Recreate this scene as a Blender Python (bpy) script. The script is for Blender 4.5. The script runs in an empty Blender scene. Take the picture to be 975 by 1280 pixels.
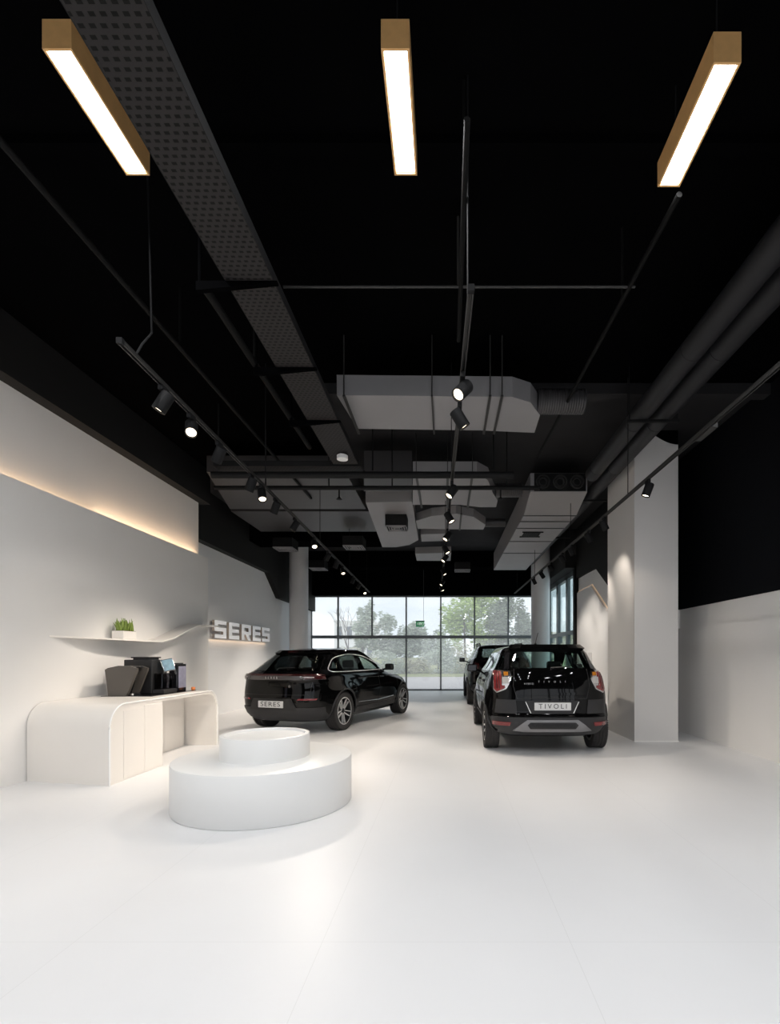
import bpy, bmesh, math, random
import numpy as np
from mathutils import Vector, Matrix
from mathutils.geometry import delaunay_2d_cdt
random.seed(7)
PI = math.pi
COL = bpy.context.scene.collection
SC = bpy.context.scene
H, F, CX, CY = 1.43, 610.0, 558.0, 820.0     # camera height, focal length (px), principal point

# ------------------------------------------------------------------ materials
def mat(name, color, rough=0.5, metal=0.0, var=0.04, scale=6.0, bump=0.0, coat=0.0, emit=None, estr=0.0, spec=0.5, trans=0.0, alpha=1.0):
    m = bpy.data.materials.new(name); m.use_nodes = True
    nt = m.node_tree; b = nt.nodes['Principled BSDF']
    b.inputs['Roughness'].default_value = rough; b.inputs['Metallic'].default_value = metal
    b.inputs['Specular IOR Level'].default_value = spec
    b.inputs['Coat Weight'].default_value = coat; b.inputs['Coat Roughness'].default_value = 0.03; b.inputs['Coat IOR'].default_value = 1.4
    b.inputs['Transmission Weight'].default_value = trans
    tc = nt.nodes.new('ShaderNodeTexCoord'); n = nt.nodes.new('ShaderNodeTexNoise')
    n.inputs['Scale'].default_value = scale; n.inputs['Detail'].default_value = 4
    nt.links.new(tc.outputs['Object'], n.inputs['Vector'])
    mr = nt.nodes.new('ShaderNodeMapRange'); mr.inputs[3].default_value = 1 - var; mr.inputs[4].default_value = 1 + var
    nt.links.new(n.outputs['Fac'], mr.inputs[0])
    vm = nt.nodes.new('ShaderNodeVectorMath'); vm.operation = 'SCALE'; vm.inputs[0].default_value = color[:3]
    nt.links.new(mr.outputs[0], vm.inputs['Scale']); nt.links.new(vm.outputs[0], b.inputs['Base Color'])
    if bump:
        bp = nt.nodes.new('ShaderNodeBump'); bp.inputs['Strength'].default_value = bump; bp.inputs['Distance'].default_value = 0.01
        n2 = nt.nodes.new('ShaderNodeTexNoise'); n2.inputs['Scale'].default_value = scale * 12
        nt.links.new(tc.outputs['Object'], n2.inputs['Vector']); nt.links.new(n2.outputs['Fac'], bp.inputs['Height'])
        nt.links.new(bp.outputs[0], b.inputs['Normal'])
    if emit:
        b.inputs['Emission Color'].default_value = (*emit, 1); b.inputs['Emission Strength'].default_value = estr
    return m

M = {}
M['white_wall'] = mat('white wall paint', (.80, .785, .765), .55, var=.015, scale=2)
M['grey_wall'] = mat('pale grey wall paint', (.74, .745, .755), .6, var=.015, scale=2)
M['black_paint'] = mat('black ceiling paint', (.0018, .0018, .002), .9, var=.3, scale=3, spec=.0)
M['slab'] = mat('dark slab', (.02, .0195, .021), .8, var=.35, scale=2.5, bump=.3, spec=.2)
M['dark_wall'] = mat('charcoal wall paint', (.009, .0088, .009), .7, var=.1, spec=.25)
M['black_wall'] = mat('black wall paint', (.004, .0045, .006), .8, var=.2, spec=.1)
M['black_metal'] = mat('black powder coated metal', (.010, .010, .0105), .6, var=.1, spec=.12)
M['track_metal'] = mat('satin black track', (.03, .029, .028), .5, metal=.2)
M['duct'] = mat('grey duct board', (.25, .243, .25), .5, metal=.15, var=.08, scale=1.5)
M['near_black'] = mat('black conduit paint', (.005, .005, .005), .7, spec=.1)
M['duct_dark'] = mat('charcoal duct', (.05, .048, .05), .45, metal=.3, var=.1)
M['pipe'] = mat('round duct paint', (.018, .018, .020), .5, metal=.1, spec=.3, var=.12, scale=3)
M['white_gloss'] = mat('warm white lacquer', (.82, .785, .74), .3, var=.01)
M['white_edge'] = mat('white lacquer edge', (.92, .91, .89), .25, var=.01)
M['plinth'] = mat('white plinth paint', (.80, .80, .79), .35, var=.01)
M['letter'] = mat('white acrylic letter', (.9, .9, .9), .35, var=.01, emit=(.93, .95, 1), estr=.14)
M['letter_side'] = mat('beige letter side', (.42, .36, .31), .5)
M['bronze'] = mat('brushed gold veneer', (.66, .38, .15), .45, metal=.1, var=.12, scale=20)
M['lens'] = mat('lit spot lens', (1, .9, .75), .3, emit=(1, .84, .62), estr=4)
M['diffuser'] = mat('lit diffuser', (1, 1, 1), .4, emit=(1, .93, .80), estr=7)
M['led'] = mat('warm led strip', (1, .8, .6), .4, emit=(1, .68, .42), estr=6)
M['chrome'] = mat('satin chrome', (.75, .75, .76), .16, metal=1, var=.02)
M['bright_trim'] = mat('bright window trim', (.78, .78, .77), .3, metal=.35)
M['mirror'] = mat('dark mirror glass', (.02, .02, .022), .1)
M['led_soft'] = mat('soft warm edge', (.75, .62, .50), .5, emit=(1, .7, .45), estr=.25)
M['rim'] = mat('machined alloy', (.80, .79, .78), .3, metal=.4, var=.05)
M['rim_dark'] = mat('dark alloy', (.03, .03, .032), .3, metal=.6)
M['tyre'] = mat('tyre rubber', (.028, .026, .026), .75, var=.15, scale=30, bump=.4)
M['paint'] = mat('black car paint', (.002, .002, .0022), .5, coat=.75, spec=.0, var=.05)
M['plastic'] = mat('matt black plastic', (.012, .012, .013), .5, var=.1)
M['cladding'] = mat('charcoal cladding', (.016, .016, .018), .5, var=.1)
M['skid'] = mat('grey skid plate', (.22, .22, .23), .4, metal=.4)
M['mesh'] = mat('honeycomb insert', (.012, .012, .013), .5)
M['red_lens'] = mat('red lamp lens', (.17, .010, .012), .25, coat=1, var=.1)
M['red_dark'] = mat('smoked red lens', (.05, .008, .009), .2, coat=1)
M['clear_lens'] = mat('clear lamp lens', (.42, .41, .40), .12, coat=1)
M['amber_lens'] = mat('amber lens', (.45, .17, .02), .2, coat=1)
M['lightbar'] = mat('smoked light bar', (.05, .045, .045), .2, coat=1)
M['plate'] = mat('number plate', (.62, .62, .62), .4)
M['ink'] = mat('dark ink', (.03, .03, .035), .5)
M['silver_ink'] = mat('silver lettering', (.32, .32, .32), .35, metal=.5)
M['seat'] = mat('black seat leather', (.02, .02, .022), .5, bump=.2)
M['grey_plastic'] = mat('warm grey plastic', (.085, .075, .066), .38, var=.05)
M['dark_glossy'] = mat('gloss black plastic', (.01, .01, .012), .1, coat=.6)
M['screen'] = mat('touch screen', (.16, .25, .31), .2, emit=(.22, .33, .40), estr=.15, var=.5, scale=18)
M['panel'] = mat('brushed panel', (.38, .38, .50), .25, metal=.4, var=.25, scale=14)
M['orange'] = mat('orange plastic', (.75, .25, .08), .4)
M['leaf_plant'] = mat('succulent leaf', (.20, .28, .05), .5, var=.4, scale=25)
M['soil'] = mat('soil', (.05, .035, .02), .9)
M['mullion'] = mat('grey aluminium', (.17, .18, .19), .4, metal=.5)
M['mullion_side'] = mat('blue grey aluminium', (.11, .13, .14), .4, metal=.4)
M['green_sign'] = mat('green sign face', (.01, .16, .06), .4, emit=(.01, .22, .08), estr=.35)
M['white_sign'] = mat('white sign glyph', (.8, .85, .8), .4, emit=(.6, .75, .65), estr=.5)
M['column'] = mat('column paint', (.66, .66, .67), .5, var=.02, scale=2)
M['pilaster'] = mat('pilaster paint', (.68, .665, .65), .55, var=.02, scale=2)
M['asphalt'] = mat('pale paving', (.52, .48, .47), .9, var=.12, scale=1.2)
M['grass'] = mat('dry grass', (.30, .32, .13), .95, var=.35, scale=1.5)
M['bark'] = mat('tree bark', (.14, .11, .09), .9, var=.3)
def leafmat(n, c): return mat(n, c, .7, var=.35, scale=1.3)
M['olive'] = leafmat('olive foliage', (.52, .58, .47)); M['green'] = leafmat('green foliage', (.55, .68, .26))
M['cypress'] = leafmat('cypress foliage', (.30, .36, .25)); M['bush'] = leafmat('dry shrub foliage', (.66, .64, .48))
M['building'] = mat('pale rendered facade', (.80, .78, .74), .9, var=.05)
M['facade'] = mat('block facade', (.62, .58, .48), .9, var=.05)
M['winpane'] = mat('distant window', (.12, .14, .16), .3)

def floor_mat():
    m = bpy.data.materials.new('white resin floor'); m.use_nodes = True; nt = m.node_tree; b = nt.nodes['Principled BSDF']
    tc = nt.nodes.new('ShaderNodeTexCoord'); mp = nt.nodes.new('ShaderNodeMapping')
    mp.inputs['Location'].default_value = (.62, 2.44, 0)
    nt.links.new(tc.outputs['Object'], mp.inputs['Vector'])
    br = nt.nodes.new('ShaderNodeTexBrick'); br.offset = 0; br.squash = 1
    br.inputs['Scale'].default_value = 1; br.inputs['Brick Width'].default_value = 1.24; br.inputs['Row Height'].default_value = 2.44
    br.inputs['Mortar Size'].default_value = .0018; br.inputs['Mortar Smooth'].default_value = .3
    br.inputs['Color1'].default_value = (.75, .75, .755, 1); br.inputs['Color2'].default_value = (.745, .745, .75, 1)
    br.inputs['Mortar'].default_value = (.67, .67, .67, 1)
    nt.links.new(mp.outputs[0], br.inputs['Vector'])
    nz = nt.nodes.new('ShaderNodeTexNoise'); nz.inputs['Scale'].default_value = 1.3; nz.inputs['Detail'].default_value = 6
    nt.links.new(tc.outputs['Object'], nz.inputs['Vector'])
    mr = nt.nodes.new('ShaderNodeMapRange'); mr.inputs[3].default_value = .96; mr.inputs[4].default_value = 1.03
    nt.links.new(nz.outputs['Fac'], mr.inputs[0])
    vm = nt.nodes.new('ShaderNodeVectorMath'); vm.operation = 'SCALE'
    nt.links.new(br.outputs['Color'], vm.inputs[0]); nt.links.new(mr.outputs[0], vm.inputs['Scale'])
    nt.links.new(vm.outputs[0], b.inputs['Base Color'])
    b.inputs['Roughness'].default_value = .38; b.inputs['Specular IOR Level'].default_value = .4
    return m
M['floor'] = floor_mat()

def perforated():
    m = bpy.data.materials.new('perforated steel'); m.use_nodes = True; nt = m.node_tree; b = nt.nodes['Principled BSDF']
    tc = nt.nodes.new('ShaderNodeTexCoord'); br = nt.nodes.new('ShaderNodeTexBrick')
    br.inputs['Scale'].default_value = 1; br.inputs['Brick Width'].default_value = .05; br.inputs['Row Height'].default_value = .04
    br.inputs['Mortar Size'].default_value = .012
    br.inputs['Color1'].default_value = (.003, .003, .003, 1); br.inputs['Color2'].default_value = (.005, .005, .005, 1)
    br.inputs['Mortar'].default_value = (.025, .023, .023, 1)
    nt.links.new(tc.outputs['Object'], br.inputs['Vector']); nt.links.new(br.outputs['Color'], b.inputs['Base Color'])
    b.inputs['Roughness'].default_value = .5; b.inputs['Specular IOR Level'].default_value = .1
    return m
M['perforated'] = perforated()

def glass(name, tint, refl=1.0, dust=0, blend=.04):
    m = bpy.data.materials.new(name); m.use_nodes = True; nt = m.node_tree; nt.nodes.clear()
    o = nt.nodes.new('ShaderNodeOutputMaterial'); t = nt.nodes.new('ShaderNodeBsdfTransparent'); g = nt.nodes.new('ShaderNodeBsdfGlossy')
    t.inputs[0].default_value = (*tint, 1); g.inputs[0].default_value = (refl, refl, refl, 1); g.inputs['Roughness'].default_value = .02
    mx = nt.nodes.new('ShaderNodeMixShader'); lw = nt.nodes.new('ShaderNodeLayerWeight'); lw.inputs[0].default_value = .5
    pw = nt.nodes.new('ShaderNodeMath'); pw.operation = 'POWER'; pw.inputs[1].default_value = 5; nt.links.new(lw.outputs['Facing'], pw.inputs[0])
    ml = nt.nodes.new('ShaderNodeMath'); ml.operation = 'MULTIPLY_ADD'; ml.inputs[1].default_value = 1 - blend; ml.inputs[2].default_value = blend; nt.links.new(pw.outputs[0], ml.inputs[0])
    nt.links.new(ml.outputs[0], mx.inputs[0]); nt.links.new(t.outputs[0], mx.inputs[1]); nt.links.new(g.outputs[0], mx.inputs[2])
    if dust:
        tr = nt.nodes.new('ShaderNodeBsdfTranslucent'); tr.inputs[0].default_value = (.95, .97, 1, 1)
        nz = nt.nodes.new('ShaderNodeTexNoise'); nz.inputs['Scale'].default_value = 2; nz.inputs['Detail'].default_value = 8
        mr = nt.nodes.new('ShaderNodeMapRange'); mr.inputs[3].default_value = dust * .6; mr.inputs[4].default_value = dust * 1.4
        m2 = nt.nodes.new('ShaderNodeMixShader'); nt.links.new(nz.outputs['Fac'], mr.inputs[0]); nt.links.new(mr.outputs[0], m2.inputs[0])
        nt.links.new(mx.outputs[0], m2.inputs[1]); nt.links.new(tr.outputs[0], m2.inputs[2]); nt.links.new(m2.outputs[0], o.inputs[0])
    else: nt.links.new(mx.outputs[0], o.inputs[0])
    return m
M['glass'] = glass('clear window glass', (.93, .95, .95), dust=.16); M['glass_side'] = glass('tinted window glass', (.78, .86, .86), blend=.02)
M['car_glass'] = glass('car glass', (.90, .96, .94), blend=.05); M['privacy'] = glass('privacy glass', (.45, .48, .48), blend=.06)
M['rear_clear'] = glass('clear rear glass', (.88, .95, .93), blend=.04)
M['smoked_tank'] = glass('smoked tank plastic', (.25, .25, .28))

# ------------------------------------------------------------------ mesh helpers
class MB:
    def __init__(s): s.bm = bmesh.new()
    def box(s, x0, x1, y0, y1, z0, z1, m=None, bev=0):
        v = [Vector((x, y, z)) for z in (z0, z1) for y in (y0, y1) for x in (x0, x1)]
        if m: v = [m @ p for p in v]
        v = [s.bm.verts.new(p) for p in v]; fs = []
        for f in ((0, 2, 3, 1), (4, 5, 7, 6), (0, 1, 5, 4), (2, 6, 7, 3), (0, 4, 6, 2), (1, 3, 7, 5)):
            fs.append(s.bm.faces.new([v[i] for i in f]))
        if bev:
            es = list({e for f in fs for e in f.edges})
            bmesh.ops.bevel(s.bm, geom=es, offset=bev, segments=2, profile=.5, affect='EDGES')
        return s
    def prism(s, pts, axis, a, b, m=None):
        """polygon pts (2d) extruded along axis from a to b"""
        def P(u, v, w):
            p = {'x': (w, u, v), 'y': (u, w, v), 'z': (u, v, w)}[axis]; p = Vector(p)
            return m @ p if m else p
        A = [s.bm.verts.new(P(u, v, a)) for u, v in pts]; B = [s.bm.verts.new(P(u, v, b)) for u, v in pts]
        n = len(pts); s.bm.faces.new(A[::-1]); s.bm.faces.new(B)
        for i in range(n): s.bm.faces.new((A[i], A[(i + 1) % n], B[(i + 1) % n], B[i]))
        return s
    def tube(s, path, r, n=10, caps=True, closed=False):
        path = [Vector(p) for p in path]; rings = []; N = len(path)
        up = Vector((0, 0, 1))
        for i, p in enumerate(path):
            if closed: d = path[(i + 1) % N] - path[i - 1]
            else: d = path[min(i + 1, N - 1)] - path[max(i - 1, 0)]
            d.normalize(); a = d.cross(up)
            if a.length < .05: a = d.cross(Vector((1, 0, 0)))
            a.normalize(); b = d.cross(a); rr = r[i] if isinstance(r, (list, tuple)) else r
            rings.append([s.bm.verts.new(p + a * math.cos(t) * rr + b * math.sin(t) * rr) for t in (2 * PI * k / n for k in range(n))])
        for i in range(N if closed else N - 1):
            A, B = rings[i], rings[(i + 1) % N]
            for k in range(n): s.bm.faces.new((A[k], A[(k + 1) % n], B[(k + 1) % n], B[k]))
        if caps and not closed: s.bm.faces.new(rings[0][::-1]); s.bm.faces.new(rings[-1])
        return s
    def lathe(s, prof, n=32, axis='z', m=None, closed=False):
        """prof: (r, h) list"""
        rings = []
        for r, h in prof:
            ring = []
            for k in range(n):
                t = 2 * PI * k / n; c, q = math.cos(t) * r, math.sin(t) * r
                p = Vector({'z': (c, q, h), 'y': (c, h, q), 'x': (h, c, q)}[axis])
                ring.append(s.bm.verts.new(m @ p if m else p))
            rings.append(ring)
        L = len(rings)
        for i in range(L if closed else L - 1):
            A, B = rings[i], rings[(i + 1) % L]
            for k in range(n): s.bm.faces.new((A[k], A[(k + 1) % n], B[(k + 1) % n], B[k]))
        if not closed:
            if prof[0][0] > 1e-5: s.bm.faces.new(rings[0][::-1])
            if prof[-1][0] > 1e-5: s.bm.faces.new(rings[-1])
        return s
    def build(s, name, m, parent=None, smooth=False, angle=35, loc=None, rz=0):
        bmesh.ops.remove_doubles(s.bm, verts=s.bm.verts, dist=1e-6)
        bmesh.ops.recalc_face_normals(s.bm, faces=s.bm.faces)
        me = bpy.data.meshes.new(name); s.bm.to_mesh(me); s.bm.free()
        me.materials.append(m if not isinstance(m, str) else M[m])
        if smooth:
            me.polygons.foreach_set('use_smooth', [True] * len(me.polygons))
            try: me.set_sharp_from_angle(angle=math.radians(angle))
            except Exception: pass
        o = bpy.data.objects.new(name, me); COL.objects.link(o)
        if parent: o.parent = parent
        if loc: o.location = loc
        o.rotation_euler.z = rz
        return o
def tag(o, label=None, cat=None, group=None, kind=None):
    for k, v in (('label', label), ('category', cat), ('group', group), ('kind', kind)):
        if v: o[k] = v
    return o
def empty(name, loc, rz=0):
    o = bpy.data.objects.new(name, None); COL.objects.link(o); o.location = loc; o.rotation_euler.z = rz; o.empty_display_size = .1
    return o
def struct(o): o['kind'] = 'structure'; return o
def text_mesh(name, txt, size, m, parent, matrix, depth=.002, spacing=1.0, xs=1.0):
    cu = bpy.data.curves.new(name, 'FONT'); cu.body = txt; cu.size = size; cu.extrude = depth; cu.align_x = 'CENTER'; cu.align_y = 'CENTER'
    cu.space_character = spacing
    t = bpy.data.objects.new('t', cu); COL.objects.link(t)
    dg = bpy.context.evaluated_depsgraph_get(); dg.update()
    me = bpy.data.meshes.new_from_object(t.evaluated_get(dg)); bpy.data.objects.remove(t); bpy.data.curves.remove(cu)
    me.transform(matrix @ Matrix.Diagonal((xs, 1, 1, 1))); me.name = name; me.materials.clear(); me.materials.append(M[m])
    o = bpy.data.objects.new(name, me); COL.objects.link(o); o.parent = parent
    return o

# ------------------------------------------------------------------ room shell
ZC = 5.2; YB = -5.0; YF = 20.3
struct(MB().box(-6.2, 6.2, YB, YF + .1, -.12, 0).build('floor', 'floor'))
o = struct(MB().box(-6.2, 6.2, YB, 6.9, ZC, ZC + .2).box(-6.2, -1.8, 6.9, 9.96, ZC, ZC + .2).build('ceiling', 'black_paint'))
o = struct(MB().box(-1.8, 4.2, 6.9, 9.96, ZC, ZC + .2).box(-6.2, 4.2, 9.96, YF + .1, ZC, ZC + .2).box(4.2, 4.7, 6.9, 9.6, ZC, ZC + .2).build('ceiling_rear', 'slab'))  # lighter colour than the near ceiling paints in the light from the windows
# left side: feature wall (thicker lower panel, recessed upper part), then the sign wall further back
struct(MB().box(-5.0, -4.8, YB, 9.83, 0, 3.40).build('wall_left', 'white_wall'))
struct(MB().box(-5.2, -5.0, YB, 9.84, 0, 4.52).build('wall_left_upper', 'white_wall'))
struct(MB().box(-5.22, -4.82, YB, 9.96, 4.52, ZC).build('wall_left_bulkhead', 'dark_wall'))
struct(MB().box(-6.0, -5.6, 9.0, YF, 0, 4.0).build('wall_left_rear', 'grey_wall'))
struct(MB().box(-5.6, -5.575, 9.84, 16.6, 0, 1.64).build('wall_left_rear_panel', 'grey_wall'))
b = MB(); b.prism([(9.84, 4.02), (15.0, 4.0), (16.0, 3.32), (YF, 3.28), (YF, ZC), (9.84, ZC)], 'x', -5.95, -5.45)
struct(b.build('wall_left_rear_bulkhead', 'dark_wall'))
struct(MB().box(-5.6, -5.2, 9.5, 9.84, 0, ZC).build('wall_left_return', 'grey_wall'))
# right side
struct(MB().box(4.43, 4.60, YB + 5, 9.4, 0, 1.95).build('wall_right', 'white_wall'))
struct(MB().box(4.50, 4.60, YB + 5, 9.4, 1.95, 2.32).build('wall_right_ledge', 'white_wall'))
struct(MB().box(4.48, 4.62, YB + 5, 9.4, 2.32, ZC).build('wall_right_upper', 'black_wall'))
struct(MB().box(3.86, 4.60, 9.40, 9.55, 0, 2.32).build('wall_right_return', 'white_wall'))
struct(MB().box(3.88, 4.62, 9.4, 9.55, 2.32, ZC).build('wall_right_return_upper', 'black_wall'))
# right rear wall with its slanting painted panel
XR = 3.88
b = MB(); b.prism([(9.4, 0), (14.55, 0), (14.55, 3.73), (12.66, 3.73), (11.27, 2.87), (9.4, 1.75)], 'x', XR + .05, XR + .3)
struct(b.build('wall_right_rear', 'grey_wall'))
b = MB(); b.prism([(9.4, 1.75), (11.27, 2.87), (12.66, 3.71), (14.60, 3.75), (14.60, ZC), (9.4, ZC)], 'x', XR - .02, XR + .3)
struct(b.build('wall_right_rear_upper', 'dark_wall'))
b = MB(); b.prism([(9.4, 0), (14.55, 0), (14.55, 3.30), (13.15, 3.33), (11.27, 2.20), (9.4, 1.08)], 'x', XR, XR + .06)
struct(b.build('wall_right_rear_panel', 'grey_wall'))
b = MB(); b.tube([(XR + .04, 9.5, 1.17), (XR + .04, 13.12, 3.355), (XR + .04, 14.5, 3.335)], .012, 6)
struct(b.build('trim_led_strip', 'led_soft'))
# back wall of the showroom (behind the camera): shopfront glazing
struct(MB().box(-6.2, -2.4, YB - .1, YB, 0, ZC).build('wall_back', 'dark_wall'))
struct(MB().box(-2.4, 6.2, YB - .1, YB, 3.4, ZC).build('wall_back_header', 'dark_wall'))
b = MB()
for x in (-2.4, -.8, .8, 2.4, 4.0, 4.7): b.box(x - .04, x + .04, YB - .08, YB, 0, 3.4)
o = b.build('window_5', 'mullion'); struct(o)
b = MB()
for y in (YB, -3.4, -1.8, -.05): b.box(4.44, 4.52, y - .04, y + .04, 0, 3.4)
struct(b.build('window_6', 'mullion')); struct(MB().box(4.48, 4.62, YB, 0, 3.4, ZC).build('wall_right_header', 'black_wall'))

# front glazing ---------------------------------------------------------------
GX = [-5.6 + .0, -4.49, -3.08, -1.665, -.233, 1.165, 2.56, 3.88]
YW = YF
win = MB(); MU = []
for x in GX: win.box(x - .029, x + .029, YW - .10, YW, 2.18 if x in (-3.08,) else 0, 3.93)
win.box(-5.6, 3.9, YW - .12, YW + .02, 2.16, 2.28); win.box(-5.6, 3.9, YW - .1, YW, 3.87, 3.95); win.box(-5.6, 3.9, YW - .1, YW, 0, .06)
w1 = struct(win.build('window_1', 'mullion'))
pane = MB().box(-5.6, 3.9, YW - .05, YW - .04, .06, 3.9).build('glass_pane', 'glass', w1)
struct(MB().box(-6.2, 4.05, YW - .5, YW + .1, 3.93, 5.02).build('wall_front_header', 'black_paint'))
struct(MB().box(3.9, 4.05, YW, YW + .1, 0, ZC).build('wall_front', 'dark_wall'))
struct(MB().box(-6.2, -5.6, YW, YW + .1, 0, ZC).build('wall_front_left', 'dark_wall'))
# side glazing on the right
win = MB()
for y, w in ((14.72, .07), (15.75, .12), (17.1, .13), (18.6, .12), (20.2, .08)): win.box(XR, XR + .09, y - w, y + w, 0, 4.02)
win.box(XR - .01, XR + .12, 14.6, YF, 2.10, 2.22); win.box(XR, XR + .14, 14.6, YF, 3.9, 4.05); win.box(XR, XR + .14, 14.6, YF, 0, .08)
w2 = struct(win.build('window_2', 'mullion_side'))
MB().box(XR + .07, XR + .08, 14.6, YF, .05, 4.0).build('glass_pane', 'glass_side', w2)
struct(MB().box(XR - .08, XR + .1, 14.5, 14.66, 0, 4.1).build('trim_1', 'black_metal'))
struct(MB().box(XR - .35, XR + .3, 14.5, YF, 4.05, ZC).build('wall_right_soffit', 'dark_wall'))

# columns -----------------------------------------------------------------------
o = MB().lathe([(.31, 0), (.31, ZC)], 48).build('column_round', 'column', smooth=True, loc=(-4.99, 16.5, 0)); tag(o, kind='structure')
o = MB().lathe([(.31, 0), (.31, ZC)], 48).build('column_round', 'column', smooth=True, loc=(3.18, 16.5, 0)); tag(o, kind='structure')
b = MB(); b.box(3.14, 3.87, 8.15, 9.5, 0, 4.6)
o = struct(b.build('column_square', 'pilaster'))
# top of the column: white rises in a curve under the black paint
top = [(3.14, 4.6)]; cur = []
for i in range(13):
    t = i / 12; cur.append((3.45 + .42 * t, 5.13 - .17 * math.sin(t * PI / 2)))
b = MB(); b.prism([(3.14, 4.6), (3.87, 4.6)] + cur[::-1] + [(3.14, 5.0)], 'y', 8.15, 9.5); struct(b.build('column_square_top', 'pilaster'))
b = MB(); b.prism([(3.14, 5.0)] + cur + [(3.87, ZC), (3.14, ZC)], 'y', 8.15, 9.5); struct(b.build('column_square_cap', 'black_paint'))
struct(MB().box(3.13, 3.88, 8.14, 8.16, 0, .012).build('trim_2', 'white_edge'))

# ceiling beams -------------------------------------------------------------------
struct(MB().box(-6.0, -1.75, 13.5, 14.3, 4.62, ZC).build('beam', 'black_paint'))
struct(MB().box(-6.0, 3.6, 17.5, 18.1, 4.62, ZC).build('beam', 'black_paint'))

struct(MB().box(-4.8, 4.5, 3.52, 3.62, 5.13, ZC).build('beam', 'black_paint'))
struct(MB().box(-1.8, 4.5, 6.74, 6.9, 5.05, ZC).build('beam', 'slab'))

# ------------------------------------------------------------------ counter
def fillet_path(y0, y1, h, r, n=10):
    p = [(y0, 0)]
    for i in range(n + 1):
        a = PI - i * PI / 2 / n; p.append((y0 + r + r * math.cos(a), h - r + r * math.sin(a)))
    for i in range(n + 1):
        a = PI / 2 - i * PI / 2 / n; p.append((y1 - r + r * math.cos(a), h - r + r * math.sin(a)))
    p.append((y1, 0)); return p
cnt = empty('reception_counter', (-4.25, 6.6, 0))
tag(cnt, 'long cream counter with waterfall rounded ends, standing against left wall below wavy shelf', 'counter')
X0, X1 = -4.79 + 4.25, -3.70 + 4.25
out = fillet_path(-1.24, 1.28, .885, .26); inn = fillet_path(-1.20, 1.24, .845, .23)
b = MB(); b.prism(out + inn[::-1], 'x', X0, X1); b.build('worktop', 'white_gloss', cnt, smooth=True, angle=30)
b = MB(); b.tube([(X1 + .002, y, z) for y, z in out], .012, 6); b.build('edge_band', 'white_edge', cnt, smooth=True)
fp = [(y, z) for y, z in inn if y < -.24]
b = MB(); b.prism([(y, z) for y, z in inn[:12]] + [(-.23, .845), (-.23, 0)], 'x', X0 + .02, X1 - .006)
b.build('cabinet', 'white_gloss', cnt)
b = MB(); b.box(X1 - .02, X1 + .001, -1.0, -.62, .02, .80, bev=.003); b.build('door', 'white_gloss', cnt)
b = MB(); b.box(X1 - .02, X1 + .001, -.613, -.235, .02, .83, bev=.003); b.build('door', 'white_gloss', cnt)
b = MB(); b.box(X0 + .02, .05, -.22, 1.22, .0, .84); b.build('recess_panel', 'white_gloss', cnt)

for o in [c for c in cnt.children if c.name.split('.')[0] in ('worktop', 'edge_band', 'cabinet')]:
    for v in o.data.vertices:       # the near end runs slightly askew to the wall
        f = min(1, max(0, (-.55 - v.co.y) / .45)); v.co.y += .21 * f * (X1 - v.co.x) / (X1 - X0)
# wave shelf
sh = [(5.9, 1.66, .0), (6.3, 1.655, .14), (6.8, 1.65, .25), (7.4, 1.645, .30), (7.75, 1.65, .30), (8.05, 1.71, .30), (8.5, 1.86, .30), (8.8, 1.95, .30), (9.05, 2.0, .30), (9.35, 2.01, .29), (9.83, 2.01, .24)]
b = MB(); rows = []
for y, z, d in sh:
    rows.append([b.bm.verts.new((-4.8, y, z)), b.bm.verts.new((-4.8 + max(d, .002), y, z)), b.bm.verts.new((-4.8 + max(d, .002), y, z + .022)), b.bm.verts.new((-4.8, y, z + .022))])
for i in range(len(rows) - 1):
    for k in range(4): b.bm.faces.new((rows[i][k], rows[i][(k + 1) % 4], rows[i + 1][(k + 1) % 4], rows[i + 1][k]))
b.bm.faces.new(rows[0]); b.bm.faces.new(rows[-1][::-1])
o = b.build('wall_shelf', 'white_gloss', smooth=True, angle=40)
tag(o, 'thin white wave shaped shelf on the left wall above the coffee machines', 'shelf')

# plant
pl = empty('potted_succulent', (-4.66, 7.06, 1.670)); tag(pl, 'small green succulent in a low white pot on the wavy wall shelf', 'plant')
b = MB(); b.box(-.085, .085, -.15, .15, 0, .12, bev=.012); b.build('pot', 'white_gloss', pl)
b = MB(); b.box(-.075, .075, -.14, .14, .105, .124); b.build('soil', 'soil', pl)
b = MB()
for k in range(60):
    x, y = random.uniform(-.06, .06), random.uniform(-.125, .125); hgt = random.uniform(.08, .19)
    dx, dy = random.uniform(-.035, .035), random.uniform(-.05, .05); r = random.uniform(.010, .017)
    b.tube([(x, y, .12), (x + dx * .4, y + dy * .4, .12 + hgt * .45), (x + dx, y + dy, .12 + hgt)], [r * .8, r, .002], 6)
b.build('foliage', 'leaf_plant', pl, smooth=True)

# coffee corner on the counter
CZ = .885
o = MB().box(-4.64, -3.96, 6.55, 7.72, CZ, CZ + .008).build('counter_mat', 'dark_glossy'); tag(o, 'thin black mat under the coffee machines on the counter', 'mat')
cm = empty('capsule_coffee_maker', (-4.42, 6.60, CZ + .008), 0); tag(cm, 'squat grey coffee maker with flared side panel, nearest end of the counter', 'coffee maker')
SP = [(-.135, 0), (.10, 0), (.13, .05), (.24, .33), (.245, .37), (.16, .40), (.0, .405), (-.14, .375), (-.18, .35)]
for y0, y1 in ((-.03, .02), (.21, .25)): b = MB(); b.prism(SP, 'y', y0, y1); b.build('side_panel', 'grey_plastic', cm)
b = MB(); b.prism([(-.14, 0), (.02, 0), (.06, .12), (.12, .35), (.02, .38), (-.17, .34)], 'y', .02, .21); b.build('body', 'dark_glossy', cm)
b = MB(); b.box(.04, .17, .03, .20, .0, .03, bev=.004); b.build('drip_tray', 'chrome', cm)
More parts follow.
